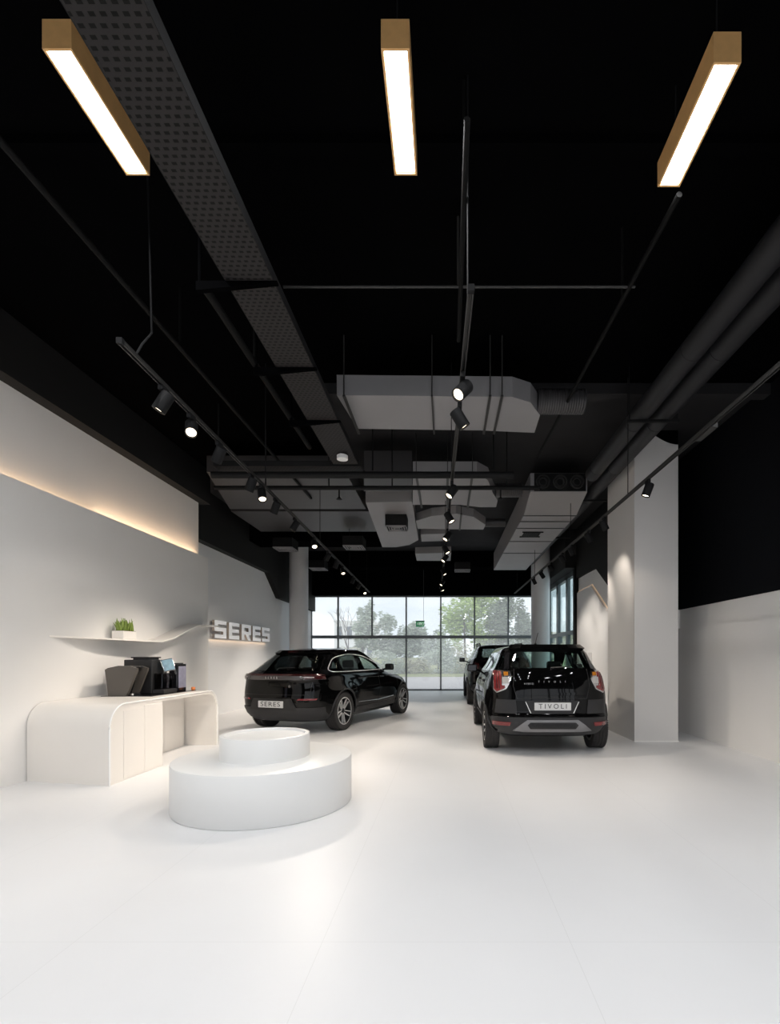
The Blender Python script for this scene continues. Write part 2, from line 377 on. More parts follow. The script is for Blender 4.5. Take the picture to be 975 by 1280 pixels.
b = MB(); b.lathe([(.012, 0), (.012, .05)], 12, m=Matrix.Translation((.13, .11, .21))); b.lathe([(.03, 0), (.03, .04)], 16, m=Matrix.Translation((.12, .11, .26))); b.build('spout', 'chrome', cm, smooth=True)
b = MB(); b.box(-.06, .20, .03, .20, .375, .39, bev=.004); b.build('lid', 'chrome', cm)

em = empty('espresso_machine', (-4.37, 7.11, CZ + .008)); tag(em, 'tall black bean to cup espresso machine with tilted touch screen, middle of the counter', 'coffee machine')
b = MB(); b.box(-.20, .20, -.20, .18, .0, .485, bev=.012); b.build('body', 'plastic', em)
b = MB(); b.box(-.12, .10, -.12, .14, .48, .51, bev=.006); b.box(-.14, .12, -.14, .16, .505, .525, bev=.004); b.build('bean_hopper', 'cladding', em)
tm = Matrix.Translation((.30, .02, .405)) @ Matrix.Rotation(math.radians(-18), 4, 'Y') @ Matrix.Rotation(math.radians(-35), 4, 'Z')
b = MB(); b.box(-.012, .012, -.085, .085, -.09, .09, m=tm, bev=.004); sf = b.build('screen_frame', 'chrome', em)
b = MB(); b.box(.013, .015, -.075, .075, -.08, .08, m=tm); b.box(-.015, -.013, -.075, .075, -.08, .08, m=tm); b.build('screen', 'screen', sf)
b = MB(); b.tube([(.16, .04, .40), (.29, .02, .405)], .015, 8); b.build('screen_arm', 'plastic', em)
b = MB(); b.box(.20, .32, -.15, .10, .06, .29, bev=.01); b.build('water_tank', 'smoked_tank', em)
b = MB(); b.box(.20, .37, -.19, .14, 0, .06, bev=.008); b.build('drip_tray', 'cladding', em)
b = MB(); b.tube([(.18, .12, .34), (.34, .12, .34), (.36, .13, .27)], .012, 8); b.build('spout', 'chrome', em, smooth=True)

mc = empty('milk_cooler', (-4.14, 7.53, CZ + .008)); tag(mc, 'black upright milk cooler with grey door panel, right of the espresso machine', 'milk cooler')
b = MB(); b.box(-.07, .06, -.13, .13, 0, .415, bev=.012); b.build('body', 'dark_glossy', mc)
b = MB(); b.box(.060, .066, -.10, .11, .05, .38, bev=.003); b.build('door', 'panel', mc)
b = MB(); b.box(-.05, .04, -.08, .08, .415, .43, bev=.004); b.build('lid', 'cladding', mc)
o = MB().lathe([(.022, 0), (.03, .01), (.03, .045), (.02, .05)], 16).build('orange_cup', 'orange', smooth=True, loc=(-3.99, 7.69, CZ + .008)); tag(o, 'tiny orange cup beside the milk cooler', 'cup')

# ------------------------------------------------------------------ round tiered plinth
pp = empty('display_plinth', (-1.78, 4.81, 0)); tag(pp, 'round two tier white display plinth in the middle of the floor', 'plinth')
b = MB(); b.lathe([(.82, 0), (.83, .012), (.83, .43), (.825, .445), (.81, .45), (0, .45)], 96); b.build('base', 'plinth', pp, smooth=True, angle=40)
b = MB(); b.lathe([(.418, .45), (.418, .655), (.414, .667), (.402, .67), (.378, .67), (.372, .664), (.37, .645), (0, .645)], 80); b.build('upper_tier', 'plinth', pp, smooth=True, angle=40)

# ------------------------------------------------------------------ wall letters
GS = {'S': [[(0, 1), (1, 1), (1, .79), (.26, .79), (.26, .61), (1, .61), (1, 0), (0, 0), (0, .21), (.74, .21), (.74, .39), (0, .39)]],
      'E': [[(0, 1), (1, 1), (1, .79), (.26, .79), (.26, .605), (.95, .605), (.95, .395), (.26, .395), (.26, .21), (1, .21), (1, 0), (0, 0)]],
      'R': [[(0, 0), (0, 1), (1, 1), (1, .36), (.72, .36), (1, 0), (.70, 0), (.43, .36), (.26, .36), (.26, .55), (.74, .55), (.74, .80), (.26, .80), (.26, 0)]]}
ordn = ['first', 'second', 'third', 'fourth', 'fifth', 'sixth', 'seventh', 'eighth', 'ninth', 'tenth', 'eleventh', 'twelfth', 'thirteenth', 'fourteenth', 'fifteenth', 'sixteenth']
LY = [(11.50, 12.10), (12.26, 12.86), (13.02, 13.62), (13.76, 14.34), (14.46, 15.06)]
for i, ((y0, y1), ch) in enumerate(zip(LY, 'SERES')):
    b = MB()
    for poly in GS[ch]: b.prism([(y0 + (y1 - y0) * u, 1.86 + .42 * v) for u, v in poly], 'x', -5.52, -5.462)
    b.box(-5.6, -5.52, (y0 + y1) / 2 - .02, (y0 + y1) / 2 + .02, 1.90, 1.93)
    o = b.build('sign_letter', 'letter_side')
    b = MB()
    for poly in GS[ch]: b.prism([(y0 + (y1 - y0) * u, 1.86 + .42 * v) for u, v in poly], 'x', -5.4619, -5.454)
    b.build('face', 'letter', o)
    tag(o, 'raised white letter %s on the grey wall, %s letter of the sign from the left' % (ch, ordn[i]), 'letter', 'raised letters of the wall sign')

# ------------------------------------------------------------------ pendant bar lights
def area(name, loc, sx, sy, energy, color, d=(0, 0, -1), spread=180, rot=None):
    L = bpy.data.lights.new(name, 'AREA'); L.shape = 'RECTANGLE'; L.size = sx; L.size_y = sy; L.energy = energy; L.color = color; L.spread = math.radians(spread)
    o = bpy.data.objects.new(name, L); COL.objects.link(o); o.location = loc
    o.rotation_euler = Vector(d).to_track_quat('-Z', 'Y').to_euler()
    if rot: o.rotation_euler = rot
    return o
BARE = 22
def bar_light(x0, x1, y0, y1, zb, h, lab):
    cx, cy = (x0 + x1) / 2, (y0 + y1) / 2; w, l = (x1 - x0) / 2, (y1 - y0) / 2
    t = empty('bar_light', (cx, cy, zb)); tag(t, lab, 'ceiling light', 'gold bar lights hanging from the ceiling')
    b = MB(); e = .012 
    for args in ((-w, -w + e, -l, l, 0, h), (w - e, w, -l, l, 0, h), (-w + e, w - e, -l, -l + e, 0, h), (-w + e, w - e, l - e, l, 0, h), (-w + e, w - e, -l + e, l - e, h - e, h)):
        b.box(*args)
    b.build('housing', 'bronze', t)
    MB().box(-w + e + .002, w - e - .002, -l + e + .002, l - e - .002, .014, .022).build('diffuser', 'diffuser', t)
    for s in (-1, 1): MB().tube([(0, s * l * .7, h), (0, s * l * .7, ZC - zb + .01)], .004, 6).build('suspension_cable', 'black_metal', t)
    area('bar_and_fill_lamp', (cx, cy, zb + .005), 2 * w - .04, 2 * l - .04, BARE, (.97, .985, 1))
bar_light(-2.13, -1.975, 2.57, 3.25, 4.63, .155, 'gold bar ceiling light with glowing white underside, left one of three')
bar_light(-.345, -.195, 2.57, 3.25, 4.63, .155, 'gold bar ceiling light with glowing white underside, middle one of three')
bar_light(1.44, 1.59, 2.63, 3.33, 4.63, .165, 'gold bar ceiling light with glowing white underside, right one of three')
for x, y in [(x, y) for x in (-2.05, -.27, 1.51, 3.29) for y in (.9, -1.3)] + [(3.75, 2.9), (-3.83, 2.9), (-3.83, .9)]:
    if True: area('bar_and_fill_lamp', (x, y, 4.63), .12, .66, BARE, (.97, .98, 1))  # unseen lamps added as fill for floor and walls, no fixtures around them

# ------------------------------------------------------------------ tracks and spotlights
ZT = 3.6
def track(name, pts, lab, drops):
    t = empty(name, pts[0]); p0 = Vector(pts[0]); tag(t, lab, 'lighting track')
    d = (Vector(pts[1]) - p0); L = d.length; m = d.to_track_quat('Y', 'Z').to_matrix().to_4x4()
    b = MB(); b.box(-.018, -.010, 0, L, -.018, .018, m=m); b.box(.010, .018, 0, L, -.018, .018, m=m); b.box(-.018, .018, 0, L, .008, .018, m=m)
    b.build('rail', 'track_metal', t)
    MB().box(-.02, .02, -.03, 0, -.02, .02, m=m).build('end_cap', 'black_metal', t)
    for f in drops:
        p = d * f
        MB().tube([p + Vector((0, 0, .018)), p + Vector((0, 0, ZC - ZT))], .006, 6).build('hanger_rod', 'black_metal', t)
    return t
tl = track('lighting_track', [(-2.25, 3.38, ZT), (-2.62, 16.6, ZT)], 'black lighting track hanging on the left side, over the counter side', (.22, .45, .7, .95))
tc_ = track('lighting_track', [(.145, 2.9, ZT), (-.18, 16.4, ZT)], 'black lighting track hanging down the middle of the ceiling', (.02, .25, .5, .75, .96))
tr = track('lighting_track', [(2.50, 2.2, ZT), (2.36, 16.9, ZT)], 'black lighting track on the right side passing the white square column', (.05, .3, .5, .75, .96))
b = MB(); b.tube([(0, .15, 0), (.02, .2, .12), (0, .35, .3), (-.02, .32, ZC - ZT)], .008, 6); b.build('power_cable', 'black_metal', tl, smooth=True)
b = MB(); b.box(-.03, .03, 2.35, 2.65, -.035, .03); b.tube([(0.03, 2.4, 0), (.1, 2.5, .08), (.02, 2.65, .05)], .01, 6); b.build('power_box', 'track_metal', tr)

def make_spot(loc, aim, lab, grp, energy, scale=1.0, ang=78):
    t = empty('spotlight', loc); tag(t, lab, 'spotlight', grp)
    MB().box(-.018, .018, -.05, .05, -.04, 0, bev=.003).build('adapter', 'black_metal', t)
    MB().tube([(0, 0, -.04), (0, 0, -.08)], .008, 8).build('stem', 'black_metal', t)
    q = Vector(aim).normalized().to_track_quat('-Z', 'Y').to_matrix().to_4x4(); m = Matrix.Translation((0, 0, -.12)) @ q
    r = .052 * scale; L = .16 * scale
    b = MB(); b.lathe([(.0, L / 2), (r * .9, L / 2), (r, L / 2 - .008), (r, -L / 2), (r * .86, -L / 2), (r * .80, -L / 2 + .022), (0, -L / 2 + .022)], 24, m=m)
    b.build('housing', 'black_metal', t, smooth=True)
    b = MB(); b.lathe([(r * .80, -L / 2 + .014), (0, -L / 2 + .012)], 24, m=m); b.build('lens', 'lens', t)
    S = bpy.data.lights.new('spot', 'SPOT'); S.energy = energy; S.color = (1, .89, .77); S.spot_size = math.radians(ang); S.spot_blend = .7; S.shadow_soft_size = .03
    so = bpy.data.objects.new('spot_lamp', S); COL.objects.link(so)
    a = Vector(aim).normalized(); so.location = Vector(loc) + Vector((0, 0, -.12)) + a * (L / 2 + .01)
    so.rotation_euler = a.to_track_quat('-Z', 'Y').to_euler()
    return t
SE = 105
left_px = [(203, 500), (236, 533), (273, 566), (315, 604), (328, 617), (348, 633), (372, 656), (393, 679), (411, 695), (423, 705), (433, 713), (443, 725), (449, 732), (455, 739)]
for i, (px, py) in enumerate(left_px):
    Y = (ZT - .12 - H) * F / (CY - py); f = (Y - 3.38) / 13.22; X = -2.25 - .37 * f
    aim = [(-.55, -.1, -1), (.35, -.75, -1), (-.75, .5, -1), (-.45, .2, -1), (.3, -.5, -1), (-.5, .3, -1)][i % 6]
    make_spot((X, Y, ZT - .018), aim, 'black cylinder spotlight, %s from the near end of the left track' % ordn[i], 'spotlights on the left track', SE * ([.25, .08, .38, .42, .35, .6][i] if i < 6 else 1.7))
cen_px = [(578, 485), (576, 521), (565, 613), (562, 645.6), (558, 669), (557, 686), (556, 697), (554.6, 714), (553.5, 728), (552, 735)]
for i, (px, py) in enumerate(cen_px):
    Y = (ZT - .12 - H) * F / (CY - py); f = (Y - 2.9) / 13.5; X = .145 - .325 * f
    aim = [(-.55, -.55, -.8), (.55, .15, -.8)][i % 2] if i < 2 else [(-.6, -.3, -.9), (.5, -.2, -.9)][i % 2]
    make_spot((X, Y, ZT - .018), aim, 'black cylinder spotlight, %s from the near end of the middle track' % ordn[i], 'spotlights on the middle track', SE * ([.12, .3][i] if i < 2 else 1.3))
rt_px = [(808, 610.6), (753, 655), (733.6, 670.6), (713, 688), (702, 697.5), (686, 709), (675, 718), (666, 726)]
for i, (px, py) in enumerate(rt_px):
    Y = (ZT - .12 - H) * F / (CY - py); f = (Y - 2.2) / 14.7; X = 2.50 - .14 * f
    aim = (-.35, .1, -1) if i == 0 else [(.7, .45, -.9), (.55, .2, -1)][i % 2]
    make_spot((X, Y, ZT - .018), aim, 'black cylinder spotlight, %s from the near end of the right track' % ordn[i], 'spotlights on the right track', SE * [.8, .2, .28, .35, .45, .8, .8, .8][i])

# ------------------------------------------------------------------ overhead services
def at(px, py, z):      # point at height z seen through photo pixel px, py
    Y = (z - H) * F / (CY - py); return ((px - CX) / F * Y, Y)
# perforated cable tray
def cable_tray(x0, x1, y0, y1, z, lab, brackets, along='y'):
    t = empty('cable_tray', ((x0 + x1) / 2, (y0 + y1) / 2, z)); tag(t, lab, 'cable tray'); w, l = (x1 - x0) / 2, (y1 - y0) / 2
    MB().box(-w, w, -l, l, 0, .004).build('tray_base', 'perforated', t)
    b = MB()
    if along == 'y': b.box(-w - .004, -w, -l, l, 0, .08); b.box(w, w + .004, -l, l, 0, .08)
    else: b.box(-w, w, -l - .004, -l, 0, .08); b.box(-w, w, l, l + .004, 0, .08)
    b.build('side_rail', 'black_metal', t)
    for yy in brackets:
        y = yy - (y0 + y1) / 2
        b = MB(); b.prism([(-w - .22, .0), (w + .03, -.0), (w + .03, -.012), (-w - .22, -.07)], 'y', y - .02, y + .02)
        b.tube([(-w - .2, y, 0), (-w - .2, y, ZC - z)], .012, 6); b.build('bracket', 'black_paint', t)
    return t
cable_tray(-1.63, -1.28, 2.0, 7.05, 4.2, 'long perforated black cable tray running under the ceiling left of centre', (3.62, 4.70, 5.75))
cable_tray(-3.4, -1.25, 7.12, 7.5, 4.2, 'short perforated cable tray crossing at the far end of the long tray', (), 'x')
o = MB().lathe([(.075, 0), (.075, .05), (.06, .06), (0, .062)], 20).build('ceiling_detector', 'plinth', smooth=True, loc=(at(428, 577, 4.1)[0], at(428, 577, 4.1)[1], 4.13)); tag(o, 'small round white detector at the end of the cable tray', 'smoke detector')
# sprinkler pipes across
def pipe(name, pts, r, lab, m='black_metal', cat='pipe', extra=None):
    b = MB().tube(pts, r, 14)
    if extra: extra(b)
    return tag(b.build(name, m, smooth=True), lab, cat)
def hang(zs):
    def f(b):
        for x, y, z in zs: b.tube([(x, y, z), (x, y, ZC)], .012, 6)
    return f
pipe('steel_pipe', [(-3.5, 7.28, 4.28 - .15), (1.0, 7.28, 4.28 - .15)], .05, 'thick black pipe crossing the ceiling below the cable tray', extra=hang([(-3.4, 7.28, 4.2), (-1.1, 7.28, 4.2), (.7, 7.28, 4.2)]))
pipe('sprinkler_pipe', [(-3.85, 8.1, 4.22), (1.55, 8.1, 4.22)], .035, 'thinner black sprinkler pipe crossing behind the thick pipe',
     extra=lambda b: [b.tube([(x, 8.1, 4.22), (x, 8.1, ZC)], .012, 6) or b for x in (-3.0, -1.95, -.9, 1.0)] + [b.lathe([(.0, 4.02), (.05, 4.03), (.012, 4.07), (.012, 4.22)], 10, m=Matrix.Translation((x, 8.1, 0))) for x in (-1.78, .9)])
pipe('conduit', [(-2.75, 1.6, 4.6), (-2.72, 9.8, 4.6)], .025, 'thin black conduit running along the left side of ceiling', m='near_black', extra=hang([(-2.73, 5, 4.6)]))
pipe('conduit', [(1.60, 3.35, 4.6), (1.45, 7.8, 4.6)], .02, 'thin black conduit running along the ceiling right of centre', m='near_black', extra=hang([(1.55, 4.3, 4.6)]))
pipe('conduit', [(-1.4, 4.19, 4.6), (1.62, 4.19, 4.6)], .011, 'thin straight conduit crossing the black ceiling in front of the spotlights', m='track_metal', extra=hang([(.1, 4.19, 4.6)]))
pipe('conduit', [(.115, 2.7, 4.4), (.115, 4.6, 4.4)], .018, 'thin black conduit running above the middle track', m='near_black', extra=hang([(.115, 3.2, 4.4)]))
pipe('conduit', [(-1.85, 3.75, 4.25), (-1.85, 6.6, 4.25)], .03, 'thin black conduit beside the left edge of long cable tray', m='near_black', extra=hang([(-1.85, 4.7, 4.25)]))
# two round ducts on the right with hanger bars
for X, z, lab in ((2.57, 4.63, 'left round dark duct of the parallel pair on the right ceiling'), (2.87, 4.63, 'right round dark duct of the parallel pair on the right ceiling')):
    y1 = 8.6 if X < 2.7 else 16.5; t = empty('round_duct', (X, 2.0, z)); tag(t, lab, 'duct', 'pair of round ducts')
    MB().tube([(0, 0, 0), (0, y1 - 2, 0)], .125, 28).build('duct_body', 'pipe', t, smooth=True)
    for yj in np.arange(1.5, y1 - 2, 1.6): MB().lathe([(.125, -.012), (.1285, -.012), (.1285, .012), (.125, .012)], 28, axis='y', m=Matrix.Translation((0, float(yj), 0)), closed=True).build('joint_band', 'pipe', t, smooth=True)
for y, x0, x1 in ((6.35, 2.36, 3.02), (9.6, 2.6, 3.4), (12.6, 2.6, 3.2)):
    t = MB().box(x0, x1, y - .02, y + .02, 4.47, 4.50)
    for x in (x0 + .02, x1 - .02): t.tube([(x, y, 4.5), (x, y, ZC)], .006, 6)
    tag(t.build('hanger_bar', 'black_metal'), 'flat black hanger bar carrying the round ducts, %s one' % {6.35: 'nearest', 9.6: 'middle', 12.6: 'farthest'}[y], 'bracket', 'hanger bars')
# rectangular ducts
def duct(name, poly, z0, z1, lab, straps=(), m='duct', flex=None):
    cx = sum(p[0] for p in poly) / len(poly); cy = sum(p[1] for p in poly) / len(poly)
    t = empty(name, (cx, cy, z0)); tag(t, lab, 'duct')
    P = [(x - cx, y - cy) for x, y in poly]
    MB().prism(P, 'z', 0, z1 - z0).build('duct_body', m, t)
    ys = [p[1] for p in P]
    for x0, x1 in straps:
        b = MB(); b.box(x0 - cx, x1 - cx, min(ys) - .01, max(ys) + .01, -.02, 0)
        for y in (min(ys) - .01, max(ys) + .01): b.tube([((x0 + x1) / 2 - cx, y, 0), ((x0 + x1) / 2 - cx, y, ZC - z0)], .008, 6)
        b.build('strap', 'track_metal', t)
    if flex:
        (xa, xb, y, z, r) = flex; n = 40
        b = MB(); b.tube([(xa - cx + (xb - xa) * k / n, y - cy, z - z0) for k in range(n + 1)], [r * (1 if k % 2 else .96) for k in range(n + 1)], 24)
        b.build('flexible_duct', 'duct_dark', t, smooth=True)
    return t
def poly_px(pts, z): return [at(px, py, z) for px, py in pts]
duct('supply_duct', poly_px([(421, 494), (640, 496), (663, 503), (675, 519), (668, 541), (600, 538), (447, 536)], 4.5), 4.5, 4.74,
     'near grey rectangular duct with rounded right end, behind the middle spotlights', [(-1.22, -1.19), (-.18, -.16), (.50, .53), (.64, .67)], flex=(1.15, 1.75, 6.2, 4.66, .15))
duct('supply_duct', poly_px([(516, 593), (596, 593), (610, 600), (616, 616), (622, 626), (620, 634), (600, 634), (575, 631), (516, 631)], 4.5), 4.5, 4.72,
     'second grey rectangular duct, behind the sprinkler pipe in the middle', [(-.53, -.49), (-.0, .04), (.42, .46)], flex=(.95, 1.45, 9.4, 4.62, .13))
duct('supply_duct', poly_px([(520, 651), (540, 645), (570, 642), (592, 646), (607, 656), (604, 662), (522, 661)], 4.5), 4.5, 4.68,
     'third grey duct with arched near edge, behind second grey duct', [(.3, .34)], flex=(.85, 1.4, 11.6, 4.6, .1))
duct('return_duct', poly_px([(457, 628), (515, 627), (523, 675), (512, 681), (495, 684), (478, 684)], 4.5), 4.5, 4.85, 'long grey rectangular duct with a grille, left of the middle track')
duct('return_duct', poly_px([(455, 593), (515, 593), (515, 614), (455, 614)], 4.5), 4.5, 4.9, 'dark grey box duct between the two crossing pipes', m='duct_dark')
duct('ceiling_box', poly_px([(526, 668), (562, 667), (562, 676), (527, 677)], 4.6), 4.6, 4.8, 'small grey duct box right of the long grille duct')
duct('ceiling_box', poly_px([(519, 692), (564, 691), (563, 701), (521, 701)], 4.6), 4.6, 4.8, 'farther small grey duct box above the middle track')
# wide lighter duct field on the left
duct('flat_duct', [(-4.15, 8.45), (-1.75, 8.45), (-1.75, 10.6), (-4.7, 10.6)], 4.62, 4.9, 'wide flat dark duct left of the long grille duct', m='duct_dark')
duct('flat_duct', [(-4.9, 11.1), (-1.75, 11.1), (-1.75, 12.9), (-4.9, 12.9)], 4.72, 4.95, 'second wide flat dark duct behind the first, near left sign wall', m='duct_dark')
# plenum with three round ports
t = empty('plenum_duct', (2.1, 9.2, 4.3)); tag(t, 'long grey plenum duct with three round ports on its near face, right of centre', 'duct')
b = MB(); P = [(-.02, .22), (-.02, .57), (7.1, .57), (7.1, 0), (.75, 0)]
b.prism(P, 'x', -.52, .55); b.build('duct_body', 'duct', t)
MB().box(-.45, .52, -.035, -.02, .23, .56).build('port_plate', 'black_metal', t)
for x in (-.29, .03, .35):
    b = MB(); b.lathe([(.13, 0), (.13, -.05), (.105, -.05), (.10, 0), (.085, 0), (.085, -.03), (.06, -.03), (.06, .0)], 28, axis='y', m=Matrix.Translation((x, -.03, .395))); b.build('round_port', 'track_metal', t, smooth=True)
b = MB()
for y in (.76, 1.2, 1.75, 3.0, 4.4): b.box(-.53, .56, y, y + .03, -.012, 0)
b.build('flange', 'duct_dark', t)
b = MB()
for k in range(8): b.prism([(-.30 + k * .05, -.006), (-.27 + k * .05, -.006), (-.26 + k * .05, -.02), (-.29 + k * .05, -.02)], 'y', 2.1, 2.5)
b.box(-.34, .14, 2.06, 2.1, -.02, 0); b.box(-.34, .14, 2.5, 2.54, -.02, 0); b.build('grille', 'black_metal', t)
# square diffusers
def diffuser(px, py, z, s, lab):
    x, y = at(px, py, z); t = empty('air_diffuser', (x, y, z)); tag(t, lab, 'air vent', 'square air diffusers')
    b = MB(); b.box(-s, s, -s, s, .0, .24); b.build('neck_box', 'black_metal', t)
    b = MB()
    for k in range(4):
        q = s * (1 - k * .23)
        for a in ((-q, q, -q, -q + .02), (-q, q, q - .02, q), (-q, -q + .02, -q, q), (q - .02, q, -q, q)): b.box(*a, -.025, 0)
    b.build('louvre', 'duct', t)
diffuser(496, 660, 4.26, .23, 'black square diffuser under the long grille duct near the middle')
diffuser(443, 684, 4.3, .26, 'black square diffuser left of the long grille duct')
diffuser(357, 686, 4.3, .26, 'leftmost black square diffuser, beside the left round column')
diffuser(398, 711, 4.34, .26, 'far black square diffuser right of left round column')
diffuser(578, 713, 4.34, .26, 'far black square diffuser above the window behind the middle track')
# thin hanging rods at left
def rods(pts, lab):
    b = MB()
    for x, y, z in pts: b.tube([(x, y, z), (x, y, ZC)], .006, 6)
    return b
# exit sign hanging in front of the glass
ex = empty('exit_sign', (-.98, 18.2, 2.52)); tag(ex, 'small green exit sign hanging in front of the far window', 'sign')
MB().box(-.155, .155, -.02, .02, 0, .20, bev=.006).build('panel', 'green_sign', ex)
MB().box(-.17, .17, -.03, .03, .20, .225).build('top_housing', 'grey_plastic', ex)
MB().tube([(.13, 0, .22), (.13, 0, ZC - 2.52)], .006, 6).build('suspension_cable', 'mullion', ex)
b = MB()
def glyph(b, x, w):     # block strokes of the exit word
    b.box(x, x + w, -.024, -.02, .135, .155); b.box(x + w - .012, x + w, -.024, -.02, .05, .155)
for args in ((-.10, .010), (-.055, .04), (-.005, .045), (.05, .012), (.075, .05)): glyph(b, *args)
b.box(-.005, .008, -.024, -.02, .05, .12); b.box(.075, .125, -.024, -.02, .05, .068); b.box(-.055, -.043, -.024, -.02, .05, .12)
b.build('lettering', 'white_sign', ex)
# small grey box on the right rear wall
t = empty('wall_box', (XR - .05, 13.2, 1.33)); tag(t, 'small grey control box on the right rear wall behind the nearest black car', 'control box')
MB().box(-.06, .05, -.2, .2, -.18, .2, bev=.01).build('housing', 'column', t); MB().box(-.065, -.06, -.16, .16, -.14, .17).build('cover', 'grey_wall', t)

# ------------------------------------------------------------------ cars
def pchip(xs, ys):
    xs = np.array(xs, float); ys = np.array(ys, float); h = np.diff(xs); d = np.diff(ys) / h; n = len(xs); m = np.zeros(n)
    for i in range(1, n - 1):
        if d[i - 1] * d[i] > 0:
            w1 = 2 * h[i] + h[i - 1]; w2 = h[i] + 2 * h[i - 1]; m[i] = (w1 + w2) / (w1 / d[i - 1] + w2 / d[i])
    m[0] = d[0]; m[-1] = d[-1]
    def f(x):
        x = min(max(x, xs[0]), xs[-1]); i = min(int(np.searchsorted(xs, x, 'right')) - 1, n - 2); i = max(i, 0); t = (x - xs[i]) / h[i]
        return float(ys[i] * (1 + 2 * t) * (1 - t) ** 2 + h[i] * m[i] * t * (1 - t) ** 2 + ys[i + 1] * t * t * (3 - 2 * t) + h[i] * m[i + 1] * t * t * (t - 1))
    return f
class Body:
    """stack of plan outlines; every row: z, rear x, front x, half width, exponents rear (nr, mr) and front (nf, mf)"""
    def __init__(s, rows, xc, wheels, R, flare=.022):
        s.rows = rows; s.z0, s.z1 = rows[0][0], rows[-1][0]; zs = [r[0] for r in rows]
        s.f = [pchip(zs, [r[k] for r in rows]) for k in range(1, 8)]; s.xc = xc; s.wheels = wheels; s.R = R; s.flare = flare
    def par(s, z): return [g(z) for g in s.f]
    def fl(s, x, z):
        v = 0
        for xw in s.wheels:
            d = math.hypot(x - xw, (z - s.R)); v += s.flare * math.exp(-((d / (s.R + .16)) ** 8))
        return v * (1 if z < 1 else max(0, 1 - (z - 1) * 6))
    def y(s, x, z):
        xr, xf, W, nr, mr, nf, mf = s.par(z)
        if x < s.xc: q = (s.xc - x) / (s.xc - xr); n, m = nr, mr
        else: q = (x - s.xc) / (xf - s.xc); n, m = nf, mf
        if q >= 1: return 0.0
        return W * (1 - q ** n) ** (1 / m) + s.fl(x, z)
    def xrear(s, y, z):
        xr, xf, W, nr, mr, nf, mf = s.par(z); q = min(abs(y) / W, .999)
        return s.xc - (s.xc - xr) * (1 - q ** mr) ** (1 / nr)
    def xfront(s, y, z):
        xr, xf, W, nr, mr, nf, mf = s.par(z); q = min(abs(y) / W, .999)
        return s.xc + (xf - s.xc) * (1 - q ** mf) ** (1 / nf)
    def outline(s, z, N, inset=0):
        xr, xf, W, nr, mr, nf, mf = s.par(z); xr += inset; xf -= inset; W -= inset; pts = []
        for k in range(601):
            t = PI * k / 600; c, q = math.cos(t), math.sin(t)
            if c > 0: x = s.xc - (s.xc - xr) * c ** (2 / nr); y = W * max(q, 0) ** (2 / mr)
            else: x = s.xc + (xf - s.xc) * (-c) ** (2 / nf); y = W * max(q, 0) ** (2 / mf)
            pts.append((x, y))
        pts = np.array(pts); d = np.r_[0, np.cumsum(np.hypot(*np.diff(pts, axis=0).T))]; u = np.linspace(0, d[-1], N)
        X = np.interp(u, d, pts[:, 0]); Y = np.interp(u, d, pts[:, 1])
        return [(float(a), float(b) + (s.fl(a, z) * min(1, b / (.5 * W)) if not inset else 0)) for a, b in zip(X, Y)]
    def mesh(s, zs, N=70, inset=0):
        bm = bmesh.new(); rings = []
        for z in zs:
            half = s.outline(z, N, inset); ring = [(x, y) for x, y in half] + [(x, -y) for x, y in half[-2:0:-1]]
            rings.append([bm.verts.new((x, y, z)) for x, y in ring])
        for i in range(len(rings) - 1):
            A, B = rings[i], rings[i + 1]; n = len(A)
            for k in range(n): bm.faces.new((A[k], A[(k + 1) % n], B[(k + 1) % n], B[k]))
        bm.faces.new(rings[0][::-1]); bm.faces.new(rings[-1]); bmesh.ops.recalc_face_normals(bm, faces=bm.faces)
        return bm
def tmp_obj(bm):
    bmesh.ops.recalc_face_normals(bm, faces=bm.faces)
    me = bpy.data.meshes.new('tmp'); bm.to_mesh(me); bm.free(); o = bpy.data.objects.new('tmp', me); COL.objects.link(o); return o
def boolean(o, cutters, m, name, parent):
    for c in cutters:
        md = o.modifiers.new('b', 'BOOLEAN'); md.operation = 'DIFFERENCE'; md.object = c; md.solver = 'EXACT'
    dg = bpy.context.evaluated_depsgraph_get(); dg.update()
    me = bpy.data.meshes.new_from_object(o.evaluated_get(dg)); me.name = name
    for c in cutters + [o]: bpy.data.objects.remove(c)
    me.materials.clear(); me.materials.append(M[m]); me.polygons.foreach_set('use_smooth', [True] * len(me.polygons)); me.set_sharp_from_angle(angle=math.radians(32))
    r = bpy.data.objects.new(name, me); COL.objects.link(r); r.parent = parent
    return r
def smooth_poly(poly, n=6, rad=.35):
    """round polygon corners"""
    out = []; N = len(poly)
    for i in range(N):
        p0, p1, p2 = Vector(poly[i - 1]), Vector(poly[i]), Vector(poly[(i + 1) % N])
        a = p1 + (p0 - p1) * rad; b = p1 + (p2 - p1) * rad
        for k in range(n):
            t = k / (n - 1); out.append(tuple((a * (1 - t) ** 2 + p1 * 2 * t * (1 - t) + b * t * t)[:]))
    return out
def inside(p, poly):
    x, y = p; c = False; j = len(poly) - 1
    for i in range(len(poly)):
        xi, yi = poly[i]; xj, yj = poly[j]
        if (yi > y) != (yj > y) and x < (xj - xi) * (y - yi) / (yj - yi) + xi: c = not c
        j = i
    return c
